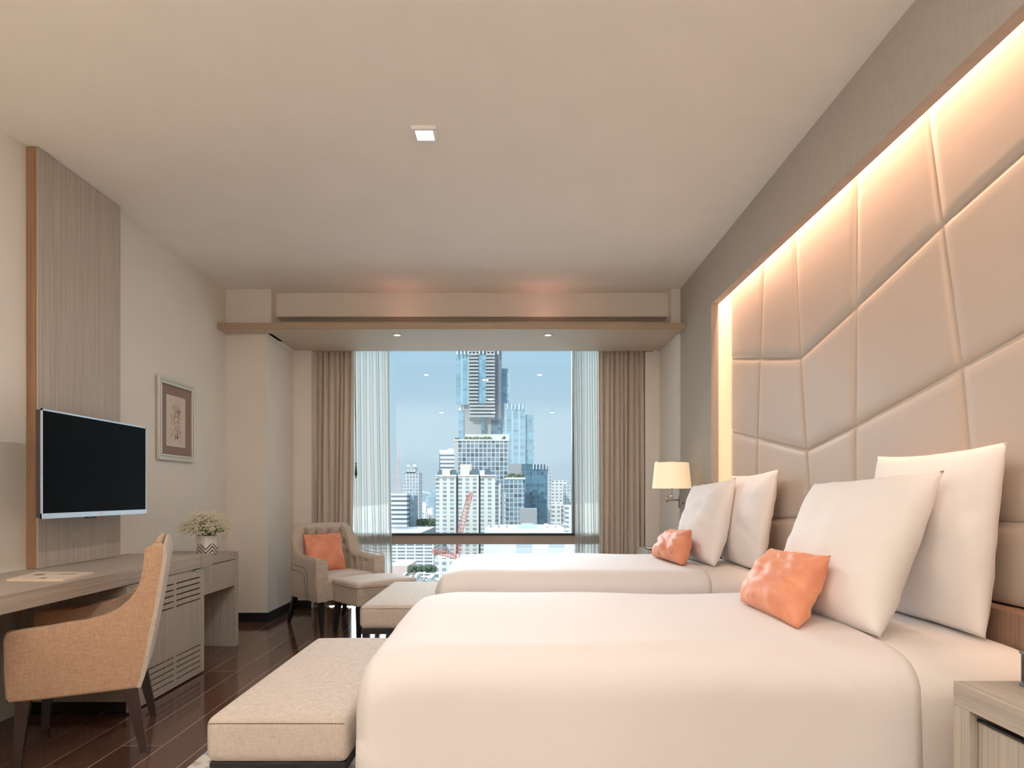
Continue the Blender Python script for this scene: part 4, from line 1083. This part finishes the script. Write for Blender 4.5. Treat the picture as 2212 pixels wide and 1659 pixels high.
# right side blocks
d = 640; gb = bld('glass_office', 'dark blue glass office block standing to the right of the condominium', 1170, d)
bx(gb, 'tower', FA['deep'], 1149, 1181, 1003, d, 26); bx(gb, 'side_wall', FA['slim'], 1180, 1191, 1003, d, 26, None, 1.5); bx(gb, 'wing', FA['deep'], 1127, 1150, 1002, d, 26, None, 3); bx(gb, 'concrete_wall', M_conc, 1098, 1128, 1002, d, 20, 1060, 4)
for k in range(5): bx(gb, 'roof_fin', M_wroof, 1151 + k * 7, 1153 + k * 7, 1003, d, 2, 1014, -2)
for (nm, lab, mt, a, b_, t_, dd_) in (
        ('apartment_block', 'white apartment block near the right edge of the view', 'white', 1192, 1224, 1037, 720),
        ('apartment_block', 'grey-white apartment block touching the right sheer curtain', 'slim', 1220, 1262, 1047, 690),
        ('low_block', 'low white block below the white apartment block at right', 'white', 1192, 1213, 1086, 540),
        ('low_block', 'low white terrace block at the far right above the transom', 'white', 1222, 1262, 1092, 500),
        ('low_block', 'grey banded low block between two white blocks at right', 'bands', 1216.5, 1224, 1093, 530),
        ('plain_block', 'windowless grey block in front of the dark glass office', None, 1123, 1160, 1099, 500),
        ('slim_tower', 'slim stepped pale tower left of the cream apartments', 'slim', 873, 905, 1020, 650),
        ('banded_block', 'white block with dark bands at the left edge of the view', 'bands', 838, 879, 1066, 560),
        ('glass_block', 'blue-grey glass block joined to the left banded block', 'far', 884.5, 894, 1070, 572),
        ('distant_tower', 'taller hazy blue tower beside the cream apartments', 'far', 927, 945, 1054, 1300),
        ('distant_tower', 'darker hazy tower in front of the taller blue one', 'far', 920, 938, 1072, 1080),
        ('ribbed_shed', 'pale ribbed shed at the left edge above the transom', 'slim', 838, 868, 1118, 610),
        ('deck_building', 'white building with stacked dark parking decks seen below the transom', 'park', 800, 937.5, 1158, 402),
        ('lower_block', 'plain white lower block in front of the cream apartments', 'white', 938.5, 1020, 1205, 372),
        ('pink_house', 'small pink house below the deck building', None, 838, 883, 1222, 330)):
    mt_ = FA[mt] if mt else (M_pink if 'pink' in nm else M_concd if False else M_conc)
    o = bx(None, nm, mt_, a, b_, t_, dd_, 24); tag(o, lab, 'building')
    if nm == 'slim_tower':
        q = bx(None, 'upper_block', FA['slim'], 877, 898, 1009, dd_, 14, 1022); q.parent = o; q.location = q.location - o.location
        q = bx(None, 'roof_block', M_wroof, 879, 884, 1004, dd_, 6, 1010); q.parent = o; q.location = q.location - o.location
        q = bx(None, 'roof_block', M_wroof, 892, 899, 1003, dd_, 6, 1010); q.parent = o; q.location = q.location - o.location
        q = bx(None, 'side_wing', FA['slim'], 868, 874, 1045, dd_, 20, None, 2); q.parent = o; q.location = q.location - o.location
# flat roofs in front
d = 300; tag(bx(None, 'flat_roof_hall', M_groof, 800, 941, 1138, 560, 2, None), 'grey flat-roofed hall just above the transom at left', 'building')
o = MB().box(XY(800, 560), XY(940, 560), 464, 560, GZ, ZY(1138, 560)).build('hall_body', M_groof, None, False, (XY(800, 560), 464, GZ)); o.parent = bpy.data.objects['flat_roof_hall']; o.location = o.location - o.parent.location
lr = bld('long_low_building', 'long low building with white roof edge and blue hipped roof above the transom', 1130, 380)
bx(lr, 'hall', M_wroof, 1050, 1217, 1140, 380, 40); bx(lr, 'facade', facade('facade_lower', (.84, .84, .82), (.46, .52, .56), 17, 4.5, .5, 2.0), 1045, 1240, 1152, 340, 10)
bx(lr, 'parapet', M_wroof, 1048, 1219, 1143, 380, 2, 1150, -12)
for k in range(9):
    a = 1054 + k * 17.5
    if 1105 < a < 1160: continue
    X0_, X1_ = XY(a, 385), XY(a + 12, 385); zz = ZY(1143, 385)
    o = MB().prism([(X0_, zz), (X1_, zz), (X0_ + 1.5, zz + 2.4)], 'y', 382, 392).build('skylight', M_groof, lr); o.location = -lr.location
X0_, X1_ = XY(1112, 385), XY(1166, 385); zz = ZY(1142, 385); xm = (X0_ + X1_) / 2
o = MB().add([(X0_, 376, zz), (X1_, 376, zz), (X1_, 396, zz), (X0_, 396, zz), (xm - 3, 386, zz + 3.2), (xm + 3, 386, zz + 3.2)], [(0, 1, 5, 4), (1, 2, 5), (2, 3, 4, 5), (3, 0, 4), (3, 2, 1, 0)]).build('hipped_roof', M_bluer, lr); o.location = -lr.location
# low town between the towers
rl = random.Random(21); cnt = 0
spots = [(894, 942, 1098, 1128, 900, 9), (868, 942, 1120, 1133, 640, 8), (850, 940, 1236, 1262, 285, 7), (1160, 1235, 1130, 1146, 470, 5), (893, 942, 1082, 1096, 1500, 6)]
names = ['behind the slim pale tower', 'on the roofscape left of the cream apartments', 'at street level below the parking decks', 'under the white blocks at right', 'on the hazy horizon at left']
for gi, (a, b_, ya_, yb_, dd_, n_) in enumerate(spots):
    for k in range(n_):
        x_ = a + (b_ - a) * (k + rl.random() * .6) / n_; w_ = rl.uniform(5, 11); y_ = rl.uniform(ya_, yb_); D_ = dd_ * rl.uniform(.92, 1.08)
        ci_ = rl.randrange(4); col_ = [M_wroof, M_groof, M_conl, FA['white']][ci_]
        o = bx(None, 'low_house', col_, x_, x_ + w_, y_, D_, 12)
        od = 'leftmost' if k == 0 else 'rightmost' if k == n_ - 1 else ['second', 'third', 'fourth', 'fifth', 'sixth', 'seventh', 'eighth'][k - 1] + ' from the left'
        tag(o, ('white', 'grey', 'pale grey', 'windowed white')[ci_] + ' low rooftop ' + names[gi] + ', ' + od, 'building', 'low rooftops ' + names[gi])
hl = MB()
for k in range(9):
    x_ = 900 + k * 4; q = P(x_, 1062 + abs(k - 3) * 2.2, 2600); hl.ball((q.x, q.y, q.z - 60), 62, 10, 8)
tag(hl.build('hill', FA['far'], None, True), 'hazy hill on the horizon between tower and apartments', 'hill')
def trees(a, b_, y_, D_, n_, lab, r_=2.2):
    g_ = MB(); rt = random.Random(int(a))
    for k in range(n_): g_.ball(P(rt.uniform(a, b_), y_ + rt.uniform(-4, 6), D_ + rt.uniform(-8, 8)), rt.uniform(.7, 1.3) * r_, 7, 5)
    o = tag(g_.build('trees', M_green, None, True), lab, 'trees'); o['kind'] = 'stuff'
trees(896, 940, 1127, 596, 260, 'dark green trees along the roofs left of the cream apartments', 1.3)
trees(882, 940, 1228, 310, 150, 'green trees at street level below the parking decks', .8)

def lattice(mb, a, b_, w0, w1, n_, r_):
    a, b_ = Vector(a), Vector(b_); d_ = (b_ - a).normalized(); x_ = d_.cross(Vector((0, 1, 0))).normalized(); y_ = d_.cross(x_).normalized()
    pr = None
    for i in range(n_ + 1):
        t_ = i / n_; c = a.lerp(b_, t_); w_ = w0 + (w1 - w0) * t_
        cur = [c + x_ * w_ * sx_ + y_ * w_ * sy for sx_, sy in ((-1, -1), (1, -1), (1, 1), (-1, 1))]
        for k in range(4): mb.bar(cur[k], cur[(k + 1) % 4], r_)
        if pr:
            for k in range(4): mb.bar(pr[k], cur[k], r_); mb.bar(pr[k], cur[(k + 1) % 4], r_ * .8)
        pr = cur
rd = MB(); lattice(rd, P(859, 1075, 800), P(860, 985, 800), 3.4, 1.0, 16, .17); lattice(rd, P(860, 985, 800), P(860, 962, 800), .9, .6, 6, .15)
tag(rd.build('radio_mast', simple('mast_paint', (.66, .50, .50), .6)), 'red and white lattice radio mast at the left edge of the skyline', 'mast')
crn = thing('tower_crane', 'red lattice construction crane in front of the cream apartments', 'crane', P(985, 1215, 330))
def cpart(mb, nm): o = mb.build(nm, M_red, crn); o.location = -crn.location
c1 = MB(); lattice(c1, P(984, 1300, 330), P(990, 1172, 330), 1.0, 1.0, 16, .075); cpart(c1, 'mast')
c2 = MB(); lattice(c2, P(987, 1175, 330), P(1013, 1078, 330), 1.3, 1.3, 14, .075); lattice(c2, P(1013, 1078, 330), P(1019, 1064, 330), 1.3, .6, 3, .12); cpart(c2, 'jib')
c3 = MB(); lattice(c3, P(934, 1190, 330), P(985, 1203, 330), 1.0, 1.0, 9, .075); c3.bar(P(950, 1184, 330), P(985, 1203, 330), .14); c3.bar(P(934, 1190, 330), P(950, 1184, 330), .14); cpart(c3, 'counter_jib')
